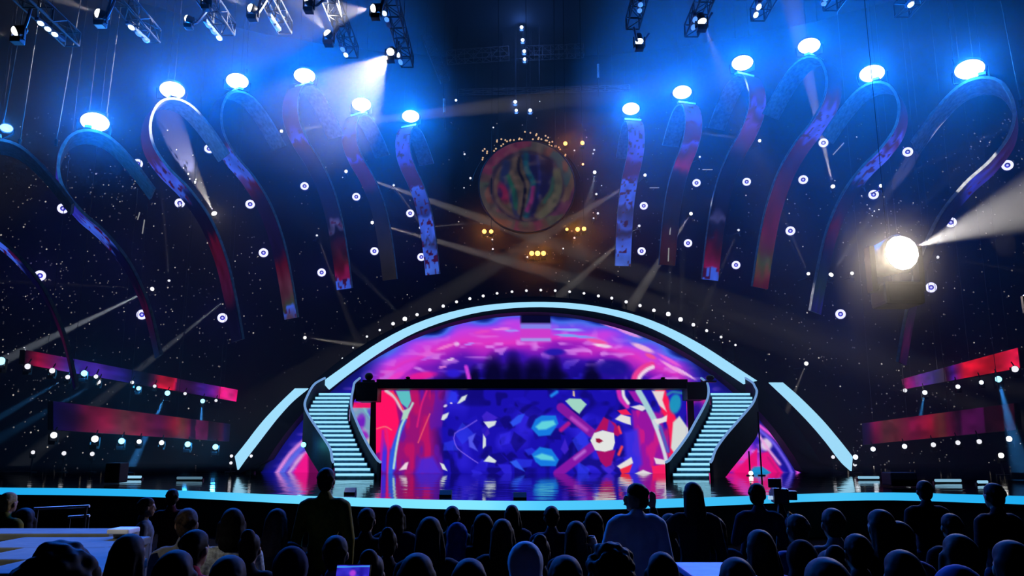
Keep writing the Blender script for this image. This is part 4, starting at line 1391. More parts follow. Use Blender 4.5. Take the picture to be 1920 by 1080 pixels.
# ================================================================== LAMPS ALONG THE ARCH
ARC = [(642, 672, .05), (662, 652, .05), (688, 631, .07), (712, 619, .07), (737, 607, .11), (759, 598, .13), (782, 590, .10), (806, 581, .10), (831, 574, .10), (856, 566, .09), (881, 560, .09), (906, 555, .09), (932, 550, .08),
       (960, 547, .08), (987, 545, .08), (1014, 544, .08), (1041, 545, .08), (1068, 547, .08), (1095, 550, .08), (1122, 555, .09), (1147, 559, .09), (1174, 566, .10), (1200, 573, .10), (1226, 582, .11), (1253, 589, .13), (1276, 599, .13), (1300, 609, .11), (1325, 620, .09), (1352, 632, .08), (1379, 647, .07)]
for k, (px, py, r) in enumerate(ARC):
    y = 38.2
    key = ('arc', r)
    p = P(px, py, y)
    r *= 0.8
    half = 'left' if px < 1002 else 'right'
    idx = k if half == 'left' else len(ARC) - 1 - k
    lab = 'white bulb on the arc over the neon arch, %s from its %s end' % (ORD[idx], half)
    if key not in protos:
        t = thing('arch_bulb', (0, 0, 0), lab, 'bulb', 'bulbs in an arc over the arch')
        bm = B()
        add_ball(bm, (0, 0, 0), r, 12, 9)
        obj('globe', bm, glow('bulb_white_%s' % ('bright' if r > .09 else 'soft'), (0.95, 0.95, 1.0), 3 if r > .09 else 1.1), t, True)
        bm = B()
        add_tube(bm, (0, 0, -r * 0.7), (0, 0.1, -r * 2.0), r * 0.5, r * 0.6, 10)
        obj('socket', bm, BLACK_METAL, t)
        bm = B()
        add_tube(bm, (0, 0.1, -r * 1.6), (0, 0.1, -1.3), 0.03, n=6)
        obj('stalk', bm, BLACK_METAL, t)
        protos[key] = t
    else:
        t = copy_tree(protos[key])
    t.location = p
    t['label'] = lab
    if (px, py) in ((759, 598), (1253, 589), (1276, 599)):
        up_ = {759: (700, 540), 1253: (1258, 470), 1276: (1280, 500)}[px]
        q = P(*up_, y)
        spot(None, p + (q - p).normalized() * r * 1.6, q - p, 6500, COOL, 7, 0.5, 0.05)

# ================================================================== THE ROUND DISC AND ITS LAMPS
DY = 45.0
dc = P(988, 350, DY)
rad = (P(1079, 350, DY) - P(988, 350, DY)).length
disc = thing('round_disc', dc, 'large round hanging disc with a dull coloured rim and an S-curved centre', 'disc')


def paint_disc(x, y):
    n1 = noise2(x + 500, y + 500, 26, 61)
    n2 = noise2(x + 300, y + 900, 9, 62)
    rr = np.hypot(x, y)
    an = np.degrees(np.arctan2(y, x))
    p = Paint(x, y, (44, 40, 46))
    # rim sectors
    pal = [(64, 46, 50), (88, 34, 60), (58, 56, 58), (84, 50, 48), (40, 62, 70), (78, 60, 54), (70, 36, 66), (52, 60, 56)]
    k = ((an + 180) / 360 * 12 + (n1 - 0.5) * 3).astype(int) % 8
    rim = np.array(pal, float)[k]
    a = np.clip((rr - 66) / 3, 0, 1)[..., None]
    inner = np.zeros_like(p.c)
    inner[:] = (58, 50, 46)
    p.c = inner * (1 - a) + rim * a
    p.lay(np.clip((6 - np.abs(rr - 66)) / 4, 0, 1) * 0.8, (34, 26, 50))
    p.lay(np.clip((4 - np.abs(rr - 60)) / 3, 0, 1) * 0.6, (84, 62, 66))
    # left lobe
    p.stroke([(-38, -44), (-42, -10), (-26, 22), (-16, 52)], 16, (26, 34, 74), 6)
    p.stroke([(-34, -20), (-24, 10), (-20, 40)], 9, (20, 70, 62), 5)
    p.blob(-44, 12, 12, 26, (104, 22, 60), -18, 2.2)
    p.blob(-50, 12, 6, 13, (40, 16, 60), -10, 2.2)
    p.stroke([(-22, -52), (-26, -20), (-12, 10), (-14, 50)], 9, (72, 60, 56), 5)
    # S shaped divide
    p.stroke([(-12, -64), (-16, -34), (-4, -4), (-6, 30), (-12, 62)], 5, (10, 8, 26), 3)
    p.poly([(-10, -62), (6, -66), (36, -50), (50, -22), (40, 8), (20, 36), (12, 60), (-4, 62), (2, 26), (6, -4), (-6, -34)], (16, 16, 58), 4)
    p.stroke([(-2, -62), (0, -34), (12, -6), (6, 26), (-2, 56)], 10, (14, 66, 84), 5)
    p.stroke([(12, 2), (8, 26), (0, 46)], 8, (110, 30, 90), 5)
    p.stroke([(20, -60), (24, -20), (20, 20)], 5, (24, 30, 90), 5)
    p.blob(40, -40, 18, 20, (20, 14, 44), 0, 2)
    p.stroke([(56, -28), (58, 4), (44, 36), (26, 56)], 15, (72, 72, 60), 6)
    p.stroke([(48, -16), (46, 6), (32, 30)], 6, (32, 66, 62), 5)
    p.lay(np.clip((n2 - 0.6) * 4, 0, 1) * 0.35, (104, 84, 80))
    p.lay(np.clip((0.36 - n2) * 4, 0, 1) * 0.4, (22, 20, 40))
    return p


vv, uv, ff = [], [], []
NR, NA = 34, 96
for i in range(NR + 1):
    for a in range(NA):
        A = 2 * PI * a / NA
        r_ = rad * 0.985 * i / NR
        relief = -0.12 if r_ > rad * 0.74 else 0.0
        vv.append((r_ * math.cos(A), relief, r_ * math.sin(A)))
        uv.append((r_ / rad * 90 * math.cos(A), -r_ / rad * 90 * math.sin(A)))
for i in range(NR):
    for a in range(NA):
        b_ = (a + 1) % NA
        ff.append((i * NA + a, i * NA + b_, (i + 1) * NA + b_, (i + 1) * NA + a))
uv = np.array(uv)
lin = paint_disc(uv[:, 0], uv[:, 1]).linear()
picture_mesh('disc_face', vv, ff, lin, screen_mat('disc_led', 0.8), disc)
bm = B()
add_lathe(bm, [(rad * 0.3, 0.45), (rad * 0.95, 0.35), (rad * 1.0, 0.1), (rad * 1.0, -0.14), (rad * 0.975, -0.16), (rad * 0.97, 0.02)], 64, Matrix.Rotation(-PI / 2, 4, 'X'))
obj('rim', bm, mat('disc_rim', (0.05, 0.045, 0.06), 0.5), disc, True)
for sg in (-1, 1):
    bm = B()
    add_tube(bm, (sg * rad * 0.6, 0.15, rad * 0.75), (sg * rad * 0.6, 0.15, 28.9 - dc.z), 0.02, n=5)
    obj('hanging_wire', bm, BLACK_METAL, disc)
# small bulbs on a half hoop above the disc
hoop = thing('bulb_hoop', dc + Vector((0, 0.9, 0)), 'half hoop of tiny warm bulbs arching over the round disc', 'light hoop')
bm = B()
R2 = rad * 1.16
add_path_tube(bm, [(R2 * math.cos(a), 0, R2 * math.sin(a)) for a in np.linspace(0.2, PI - 0.2, 40)], 0.06, 6)
obj('hoop_pipe', bm, BLACK_METAL, hoop)
bm = B()
add_tube(bm, (0, 0.05, R2), (0, 0.05, 28.9 - dc.z), 0.02, n=5)
obj('hanging_wire', bm, BLACK_METAL, hoop)
bulb_me = None
for k in range(44):
    a = random.uniform(0.72, PI - 0.62)
    R_ = R2 + random.uniform(-0.12, 0.5) * (1 if k % 3 else 0.2)
    loc = (R_ * math.cos(a), -0.08, R_ * math.sin(a))
    if bulb_me is None:
        bm = B()
        add_ball(bm, (0, 0, 0), 0.055, 8, 6)
        q = obj('bulb', bm, glow('bulb_amber', (1.0, 0.62, 0.32), 0.7), hoop, True)
        bulb_me = q.data
    else:
        q = bpy.data.objects.new('bulb', bulb_me)
        COL.objects.link(q)
        q.parent = hoop
    q.location = loc

AMB = glow('amber_lamp', (1.0, 0.45, 0.10), 3.5)
AMB2 = glow('amber_soft', (1.0, 0.45, 0.22), 2.5)
ORANGE = [(1060, 269, .12, AMB, 'left lamp of the amber pair upper right of the disc'), (1092, 268, .12, AMB, 'right lamp of the amber pair upper right of the disc'), (1093, 308, .07, AMB2, 'single small amber lamp right of the disc'),
          (908, 434, .13, AMB, 'left lamp of the amber pair lower left of the disc'), (921, 434, .12, AMB, 'right lamp of the amber pair lower left of the disc'), (1063, 430, .09, AMB, 'left of three amber lamps lower right of the disc'),
          (1083, 430, .13, AMB, 'middle of three amber lamps lower right of the disc'), (1095, 429, .12, AMB, 'right of three amber lamps lower right of the disc'), (997, 475, .14, AMB, 'left of three bright amber lamps beneath the disc'),
          (1008, 475, .15, AMB, 'middle of three bright amber lamps beneath the disc'), (1019, 475, .14, AMB, 'right of three bright amber lamps beneath the disc')]
for px, py, r, lens, lab in ORANGE:
    t, p = place_head(px, py, DY - 0.2, r, lens, lab, 'amber lamp', 'amber lamps round the disc', 'amber_lamp')
    bm = B()
    add_tube(bm, (0, 0.1, -r * 2), (0, 0.1, 28.9 - p.z) if py < 320 else (0, 1.3, -r * 2 + 0.4), 0.02, n=5)
    obj('bracket', bm, BLACK_METAL, t)
    spot(None, p + (Vector((0, 0, CAM_Z)) - p).normalized() * 0.4, (Vector((0, 0, CAM_Z)) - p), 430 if r > .1 else 80, (1.0, 0.30, 0.03), 64, 1.0, 0.1, 'amber_light')
MINI = [(925, 239, .05), (871, 289, .06), (882, 334, .07), (1114, 281, .06), (1112, 288, .05), (1115, 323, .10), (1118, 364, .07), (1121, 400, .07), (1113, 409, .05), (924, 467, .06), (923, 449, .05), (1077, 446, .06), (1056, 466, .05), (989, 482, .06), (1077, 282, .05), (1128, 348, .04), (870, 352, .04)]
MINI_L = ['tiny lamp at the upper left above the disc', 'tiny lamp far left of the disc, upper', 'small lamp left of the disc at mid height', 'tiny lamp right of the upper amber pair, upper of two', 'tiny lamp right of the upper amber pair, lower of two',
          'bright small lamp right of the disc with a short beam', 'small lamp right of the disc below the short beam', 'small lamp at the lower right of the disc', 'tiny violet lamp at the lower right of the disc', 'tiny blue lamp below the lower left amber pair',
          'tiny lamp just under the lower left amber pair', 'tiny lamp just under the lower right amber lamps', 'tiny lamp between the lower right and bottom amber lamps', 'tiny pink lamp left of the bottom amber lamps', 'tiny lamp under the upper right amber pair', 'faint tiny lamp far right of the disc', 'faint tiny lamp far left of the disc, lower']
for (px, py, r), lab in zip(MINI, MINI_L):
    t, p = place_head(px, py, curtain_hit(px, py, 1.0), r * 1.15, LENS_S if r < .09 else LENS_W, lab, 'small lamp', 'tiny lamps round the disc', 'pin_lamp')
    bm = B()
    add_tube(bm, (0, 0, -r * 2.4), (0, 1.0, -r * 2.4), 0.02, n=5)
    obj('wall_arm', bm, BLACK_METAL, t)
    if r > .09:
        spot(None, p + Vector((0, -0.2, -0.2)), P(1104, 375, p.y - 1) - p, 6000, COOL, 12, 0.5, 0.05)

# ================================================================== OVERHEAD RIG
def truss_bm(a, b, w=0.42, bays=10, r=0.028):
    bm = B()
    a, b = Vector(a), Vector(b)
    d = (b - a).normalized()
    s = d.cross(Vector((0, 0, 1)))
    s = s.normalized() if s.length > 0.1 else Vector((1, 0, 0))
    n_ = s.cross(d).normalized()
    ch = [s * (w / 2) + n_ * (w / 2), s * (w / 2) - n_ * (w / 2), -s * (w / 2) - n_ * (w / 2), -s * (w / 2) + n_ * (w / 2)]
    for c in ch:
        add_tube(bm, a + c, b + c, r, n=6)
    L = (b - a).length
    for k in range(bays):
        p, q = a + d * (L * k / bays), a + d * (L * (k + 1) / bays)
        for f in range(4):
            c0, c1 = ch[f], ch[(f + 1) % 4]
            if k % 2:
                c0, c1 = c1, c0
            add_tube(bm, p + c0, q + c1, r * 0.6, n=5)
            add_tube(bm, p + ch[f], p + ch[(f + 1) % 4], r * 0.6, n=5)
    for f in range(4):
        add_tube(bm, b + ch[f], b + ch[(f + 1) % 4], r, n=6)
    return bm


def g_z(px, py, z):
    return G(px, py, z)


BATTEN_W = glow('batten_white', (0.6, 0.82, 1.0), 2.2)
BATTEN_B = glow('batten_blue', (0.10, 0.32, 0.95), 1.1)
TRUSS = [  # end px, py, height, lean x per metre back to the hall, label
    (136, 74, 15.0, 'outermost lighting truss at the upper left corner'), (288, 68, 16.0, 'second lighting truss from the upper left corner'), (428, 55, 16.5, 'third lighting truss from the left at the top'),
    (535, 52, 17.0, 'fourth lighting truss from the left at the top'), (660, 98, 17.0, 'fifth lighting truss from the left, crossed by white beams'), (764, 116, 17.5, 'long dark truss left of centre at the top'),
    (1186, 44, 17.5, 'first lighting truss right of centre at the top'), (1296, 58, 17.0, 'second lighting truss right of centre at the top'), (1420, 28, 17.0, 'third lighting truss right of centre with two bright lamps'),
    (1556, 8, 16.5, 'fourth lighting truss right of centre, just entering the top'), (1690, 20, 16.0, 'fifth lighting truss right of centre with one bright lamp')]
for k, (px, py, z, lab) in enumerate(TRUSS):
    e = g_z(px, py, z)
    s_ = Vector((e.x, e.y - 9, e.z))
    t = thing('lighting_truss', e, lab, 'truss', 'trusses running out over the hall')
    keep(obj('truss_frame', truss_bm(s_, e, 0.5, 11, 0.03), ALU), t)
    for q in (0.25, 0.85):
        bm = B()
        m_ = s_.lerp(e, q)
        add_tube(bm, m_ + Vector((0, 0, 0.2)), (m_.x, m_.y, 28.9), 0.015, n=5)
        keep(obj('hanging_wire', bm, CABLE), t)


def batten(px0, py0, px1, py1, y, lit, label, z=None):
    a, b = P(px0, py0, y), None
    b = P(px1, py1, y)
    if z is not None:
        a, b = G(px0, py0, z), G(px1, py1, z)
    t = thing('light_batten', (a + b) / 2, label, 'light batten')
    d = b - a
    L = d.length
    q = d.to_track_quat('X', 'Z')
    t.rotation_mode = 'QUATERNION'
    t.rotation_quaternion = q
    bm = B()
    bevelled(bm, (0, 0.0, 0.05), (L, 0.14, 0.12), 0.02)
    obj('housing', bm, mat('batten_blue_paint', (0.05, 0.09, 0.2), 0.5), t)
    n_ = len(lit)
    for k, c in enumerate(lit):
        if c == '.':
            continue
        bm = B()
        add_ball(bm, (L * ((k + 0.5) / n_ - 0.5), -0.03, -0.03), (L / n_ * 0.36, 0.09, 0.07), 12, 8)
        obj('lamp', bm, BATTEN_W if c == 'W' else BATTEN_B, t, True)
    bm = B()
    add_tube(bm, (0, 0, 0.1), q.inverted() @ Vector((0, 0, 0.75)), 0.025, n=6)
    obj('clamp', bm, BLACK_METAL, t)
    return t


batten(68, 37, 120, 78, 0, 'WWW.', 'three-lamp light batten under the outermost left truss', 14.6)
batten(238, 44, 278, 80, 0, 'WBB', 'light batten with one bright lamp under the second left truss', 15.6)
batten(384, 40, 414, 76, 0, 'BBW', 'slim light batten under the third left truss', 16.1)
batten(505, 30, 524, 58, 0, 'BB', 'unlit blue light batten under the fourth left truss', 16.6)
batten(638, 86, 650, 107, 0, 'BW', 'short light batten at the end of the fifth left truss', 16.6)
batten(717, 18, 730, 52, 0, 'WB.', 'light batten high on the long dark truss left of centre', 17.1)
batten(742, 94, 752, 122, 0, 'WB', 'light batten at the lower end of the long dark truss', 17.1)
batten(1200, 2, 1197, 24, 0, 'BB', 'dim blue light batten near the first truss right of centre', 17.1)
batten(1303, 28, 1297, 57, 0, 'BB', 'dim blue light batten beside a beam lamp right of centre', 16.6)
batten(1424, 4, 1413, 34, 0, 'WW', 'bright two-lamp batten under the third truss right of centre', 16.6)
batten(1712, 0, 1700, 14, 0, 'W', 'bright single-lamp batten near the upper right', 15.6)
batten(1548, -8, 1541, 10, 0, 'BB', 'dim blue batten at the top edge right of the tallest fin lamp', 16.1)
RIG = [  # px, py, height, aim px, aim py, aim nearer by, power, angle, r, label
    (35, 57, 14.0, -60, 75, 2, 2500, 14, .15, 'white beam lamp hanging lowest in the upper left corner'), (190, 27, 15.2, 90, -10, 2, 6000, 13, .15, 'white beam lamp hanging from the second left truss'),
    (355, 36, 15.8, 340, 30, 2, 0, 10, .12, 'small pinkish lamp on a bent arm under the third left truss'), (475, 17, 16.4, 380, -25, 2, 9000, 15, .15, 'white beam lamp hanging from the fourth left truss'),
    (617, 66, 16.4, 540, -30, 2, 6000, 34, .15, 'white beam lamp at the end of the fifth left truss, cone rising left'), (705, 15, 16.6, 620, 26, 2, 5000, 46, .15, 'white beam lamp with a broad cone thrown level to the left'),
    (733, 96, 17.0, 652, 190, -12, 5500, 42, .16, 'white beam lamp with a broad cone falling left onto the fins'), (1198, 74, 17.0, 1212, 150, 2, 7000, 14, .16, 'white beam lamp right of centre with a short beam falling'),
    (1315, 36, 16.6, 1336, 90, 2, 6500, 18, .16, 'white beam lamp left of the third right truss, beam falling'), (580, 4, 16.6, 560, -40, 2, 0, 10, .14, 'unaimed lamp at the top edge on the fifth left truss'), (388, 0, 16.2, 360, -30, 2, 0, 10, .13, 'blue-white lamp at the top edge on the third left truss')]
for px, py, z, ax, ay, off, pw, an, r, lab in RIG:
    p = G(px, py, z)
    q = P(ax, ay, p.y + off * 0.2)
    d = q - p
    t, p = place_head(px, py, p, r, LENS_W, lab, 'beam lamp', None, 'rig_lamp', d.normalized() + (Vector((0, 0, CAM_Z)) - p).normalized() * 0.8)
    bm = B()
    near = min(TRUSS, key=lambda q_: abs(G(q_[0], q_[1], q_[2]).x - p.x))
    e = G(near[0], near[1], near[2])
    tgt = Vector((e.x, min(max(p.y, e.y - 8.8), e.y - 0.2), e.z - 0.25)) - p
    pts = [Vector((0, 0, 0.1)), Vector((tgt.x * 0.35, tgt.y * 0.3, -0.25 + 0.1)), Vector((tgt.x * 0.75, tgt.y * 0.75, tgt.z * 0.35)), tgt]
    add_path_tube(bm, [Vector(q_) for q_ in resample(pts, 12)], 0.05, 7)
    obj('bent_arm', bm, mat('arm_blue_grey', (0.12, 0.18, 0.3), 0.5), t)
    if pw:
        spot(None, p + d.normalized() * r * 2.2, d, pw * 3.5, WHITE, an, 0.35, 0.05)

# cross trusses and dropped lamps at the centre
for px0, px1, py0, py1, y, w_, lab in ((838, 954, 108, 100, 50, 0.7, 'dim cross truss left of the dropped centre lamps'), (986, 1094, 100, 95, 50, 0.7, 'dim cross truss right of the dropped centre lamps'), (860, 1180, 173, 165, 51, 0.3, 'thin dark cross truss above the disc')):
    a, b = P(px0, py0, y), P(px1, py1, y)
    t = thing('cross_truss', (a + b) / 2, lab, 'truss')
    keep(obj('truss_frame', truss_bm(a, b, w_, 7, 0.03), mat('truss_warm_grey', (0.10, 0.07, 0.07), 0.5, 0.5)), t)
    for q in (0.1, 0.9):
        m_ = a.lerp(b, q)
        bm = B()
        add_tube(bm, m_ + Vector((0, 0, w_ / 2)), (m_.x, m_.y, 28.9), 0.015, n=5)
        keep(obj('hanging_wire', bm, BLACK_METAL), t)
for px0, py0, px1, py1, y, lab in ((800, 68, 834, 150, 46, 'dark vertical truss section left of centre'), (832, 160, 834, 245, 46, 'thin vertical pipe with a pale end left of the disc'), (1121, 95, 1122, 180, 48, 'thin vertical pipe with a pale sleeve right of the disc')):
    a, b = P(px0, py0, y), P(px1, py1, y)
    t = thing('drop_truss', a, lab, 'truss')
    if py0 == 68:
        keep(obj('truss_frame', truss_bm(a, b, 0.6, 7, 0.03), ALU), t)
    else:
        bm = B()
        add_tube(bm, a, b, 0.04, n=8)
        keep(obj('pipe', bm, BLACK_METAL), t)
        bm = B()
        add_tube(bm, a.lerp(b, 0.3), a.lerp(b, 0.6), 0.07, n=8)
        keep(obj('sleeve', bm, mat('pale_sleeve', (0.5, 0.5, 0.52), 0.6)), t)
    bm = B()
    add_tube(bm, a, (a.x, a.y, 28.9), 0.015, n=5)
    keep(obj('hanging_wire', bm, BLACK_METAL), t)
DROP = [(978, 51, .12, 'topmost of four lamps dropped in a column at the top centre'), (980, 75, .12, 'second from top of four lamps dropped in a column at the centre'), (983, 96, .12, 'third from top of four lamps dropped in a column at the centre'), (984, 111, .12, 'lowest of four lamps dropped in a column at the centre'),
        (966, 191, .12, 'upper left of three lamps above the disc'), (968, 207, .10, 'lower left of three lamps above the disc'), (994, 207, .12, 'right one of three lamps above the disc'), (855, 188, .08, 'single small white lamp high left of the disc'), (1012, 190, .03, 'tiny lamp between the dropped lamps and the disc')]
for px, py, r, lab in DROP:
    t, p = place_head(px, py, 49, r, LENS_P, lab, 'dropped lamp', None, 'drop_lamp')
    bm = B()
    add_tube(bm, (0, 0.3, r), (0, 0.3, 28.9 - p.z), 0.02, n=5)
    add_tube(bm, (0, 0, -r * 2), (0, 0.3, r), 0.025, n=5)
    obj('drop_rod', bm, BLACK_METAL, t)
    if r > .09:
        point(None, p + (Vector((0, 0, CAM_Z)) - p).normalized() * 0.35, 60, (0.08, 0.25, 1.0), 0.1, 'lamp_light')
# thin steel hoist cables crossing the upper corners
for px0, py0, px1, py1, y, lab in ((36, 62, 6, 236, 25, 'leftmost thin steel cable hanging at the upper left'), (66, 75, 38, 262, 26, 'second thin steel cable from the left edge'), (138, 78, 106, 262, 27, 'steel cable hanging left of the outermost left flood lamp'), (219, 66, 200, 212, 27.8, 'steel cable hanging just right of the outermost left flood lamp'),
                                   (1883, 34, 1913, 188, 26, 'bright thin steel cable at the upper right corner'), (1776, 8, 1788, 112, 27, 'thin steel cable left of the far right flood lamp'), (468, 40, 462, 130, 34, 'faint steel cable above the third left flood lamp')):
    a, b = P(px0, py0, y), P(px1, py1, y + 0.4)
    t = thing('steel_cable', b, lab, 'cable')
    bm = B()
    add_tube(bm, a + (a - b) * 0.9, b, 0.022, n=6)
    keep(obj('cable', bm, CABLE), t)
    bm = B()
    add_tube(bm, b, b + Vector((0, 0, -0.25)), 0.07, 0.05, 8)
    keep(obj('hook_block', bm, BLACK_METAL), t)
# short tubes of pale light among the star cloth
for px0, py0, px1, py1, lab in ((1317, 318, 1336, 318, 'short pale horizontal tube right of the second right fin'), (1218, 352, 1236, 352, 'short dim horizontal tube right of the straight blue fin'), (258, 412, 262, 398, 'short slanted pale tube on the left star cloth, upper'), (267, 438, 271, 412, 'longer slanted pale tube on the left star cloth, lower'), (1562, 290, 1582, 268, 'slanted pale tube right of the ring lamp in the upward beam'), (1258, 415, 1256, 440, 'upright white tube on the edge of the second right fin, upper'), (1254, 465, 1253, 490, 'upright white tube on the edge of the second right fin, lower')):
    y = min(curtain_hit(px0, py0, 0.6).y, curtain_hit(px1, py1, 0.6).y) if px0 not in (1258, 1254) else 45.5
    a, b = P(px0, py0, y), P(px1, py1, y)
    t = thing('tube_lamp', (a + b) / 2, lab, 'tube lamp')
    bm = B()
    add_tube(bm, a, b, 0.035, n=8)
    keep(obj('tube', bm, glow('tube_pale', (0.75, 0.75, 0.7), 0.35)), t)
    bm = B()
    add_tube(bm, (a + b) / 2, (a + b) / 2 + Vector((0, 0.55, 0)), 0.02, n=6)
    keep(obj('bracket', bm, BLACK_METAL), t)

# ================================================================== THE AUDIENCE
WORK = bpy.data.scenes.new('workshop')              # scratch scene, removed once the figures are made


_b = B()
add_ball(_b, (0, 0, 0), 1.0, 10, 8)
_b.verts.index_update()
BALL_V = np.array([tuple(v.co) for v in _b.verts])
BALL_F = [tuple(v.index for v in f.verts) for f in _b.faces]
_b.free()


def remeshed(name, balls, voxel, m, parent=None, smooth_it=6):
    """One continuous smooth skin around a set of (centre, radii) ellipsoids."""
    nv = len(BALL_V)
    vv = np.concatenate([BALL_V * np.array(tuple(r)) + np.array(tuple(c)) for c, r in balls])
    ff = [tuple(i + k * nv for i in f) for k in range(len(balls)) for f in BALL_F]
    me = bpy.data.meshes.new('tmp')
    me.from_pydata(vv.tolist(), [], ff)
    o = bpy.data.objects.new('tmp', me)
    WORK.collection.objects.link(o)
    md = o.modifiers.new('r', 'REMESH')
    md.mode = 'VOXEL'
    md.voxel_size = voxel
    sm = o.modifiers.new('s', 'SMOOTH')
    sm.iterations = smooth_it
    sm.factor = 0.5
    WORK.view_layers[0].update()
    dg = WORK.view_layers[0].depsgraph
    out = bpy.data.meshes.new_from_object(o.evaluated_get(dg))
    bpy.data.objects.remove(o)
    out.name = name
    out.materials.clear()
    return link_mesh(name, out, m, parent, True)


def limb(a, b, ra, rb, flat=1.0):
    a, b = Vector(a), Vector(b)
    n = max(2, int((b - a).length / (min(ra, rb) * 0.55)))
    return [(a.lerp(b, i / n), (ra + (rb - ra) * i / n, (ra + (rb - ra) * i / n) * flat, ra + (rb - ra) * i / n)) for i in range(n + 1)]


def hand_balls(w, direction, side, curl=0.5):
    """palm, five unequal fingers and a thumb from the wrist w along direction"""
    d = Vector(direction).normalized()
    s = d.cross(Vector((0, 1, 0.2))).normalized()
    n = s.cross(d).normalized()
    out = limb(w, w + d * 0.08, 0.026, 0.036, 0.7)
    for k, ln in enumerate((0.066, 0.076, 0.072, 0.056)):
        b = w + d * 0.095 + s * (0.026 - 0.0175 * k)
        e1 = b + d * ln * 0.55
        e2 = e1 + (d * math.cos(curl) + n * math.sin(curl)) * ln * 0.5
        out += limb(b - d * 0.02, e1, 0.0105, 0.0098) + limb(e1, e2, 0.0098, 0.009)
    tb = w + d * 0.03 + s * 0.03 * side
    out += limb(tb, tb + (d * 0.7 + s * 0.7 * side) * 0.06, 0.013, 0.0105)
    return out


SKIN = mat('skin', (0.22, 0.12, 0.08), 0.6, spec=0.25, noise=0.1)
HAIR_D = mat('hair_dark', (0.007, 0.006, 0.005), 0.7, spec=0.08, scale=60, noise=0.5)
HAIR_B = mat('hair_brown', (0.03, 0.018, 0.011), 0.7, spec=0.1, scale=60, noise=0.5)
HAIR_Y = mat('hair_blonde', (0.30, 0.21, 0.08), 0.7, spec=0.1, scale=60, noise=0.4)
CLOTH = {
    'black': mat('cloth_black', (0.006, 0.006, 0.008), 0.9, spec=0.1, scale=30), 'navy': mat('cloth_navy', (0.008, 0.012, 0.035), 0.9, spec=0.1, scale=30), 'white': mat('cloth_white', (0.50, 0.55, 0.62), 0.85, spec=0.1, scale=12, noise=0.1),
    'mustard': mat('cloth_mustard', (0.14, 0.11, 0.01), 0.85, spec=0.1, scale=20), 'grey': mat('cloth_grey', (0.10, 0.10, 0.11), 0.9, spec=0.1, scale=20), 'blue': mat('cloth_blue', (0.03, 0.07, 0.22), 0.9, spec=0.1, scale=20),
    'fur': mat('cloth_fur', (0.40, 0.42, 0.42), 0.95, spec=0.0, scale=50, noise=0.5, bump=0.6), 'maroon': mat('cloth_maroon', (0.06, 0.01, 0.014), 0.9, spec=0.1, scale=20), 'red': mat('cloth_red', (0.35, 0.02, 0.03), 0.9, spec=0.1, scale=20), 'green': mat('cloth_green_light', (0.02, 0.05, 0.03), 0.9, spec=0.1)}


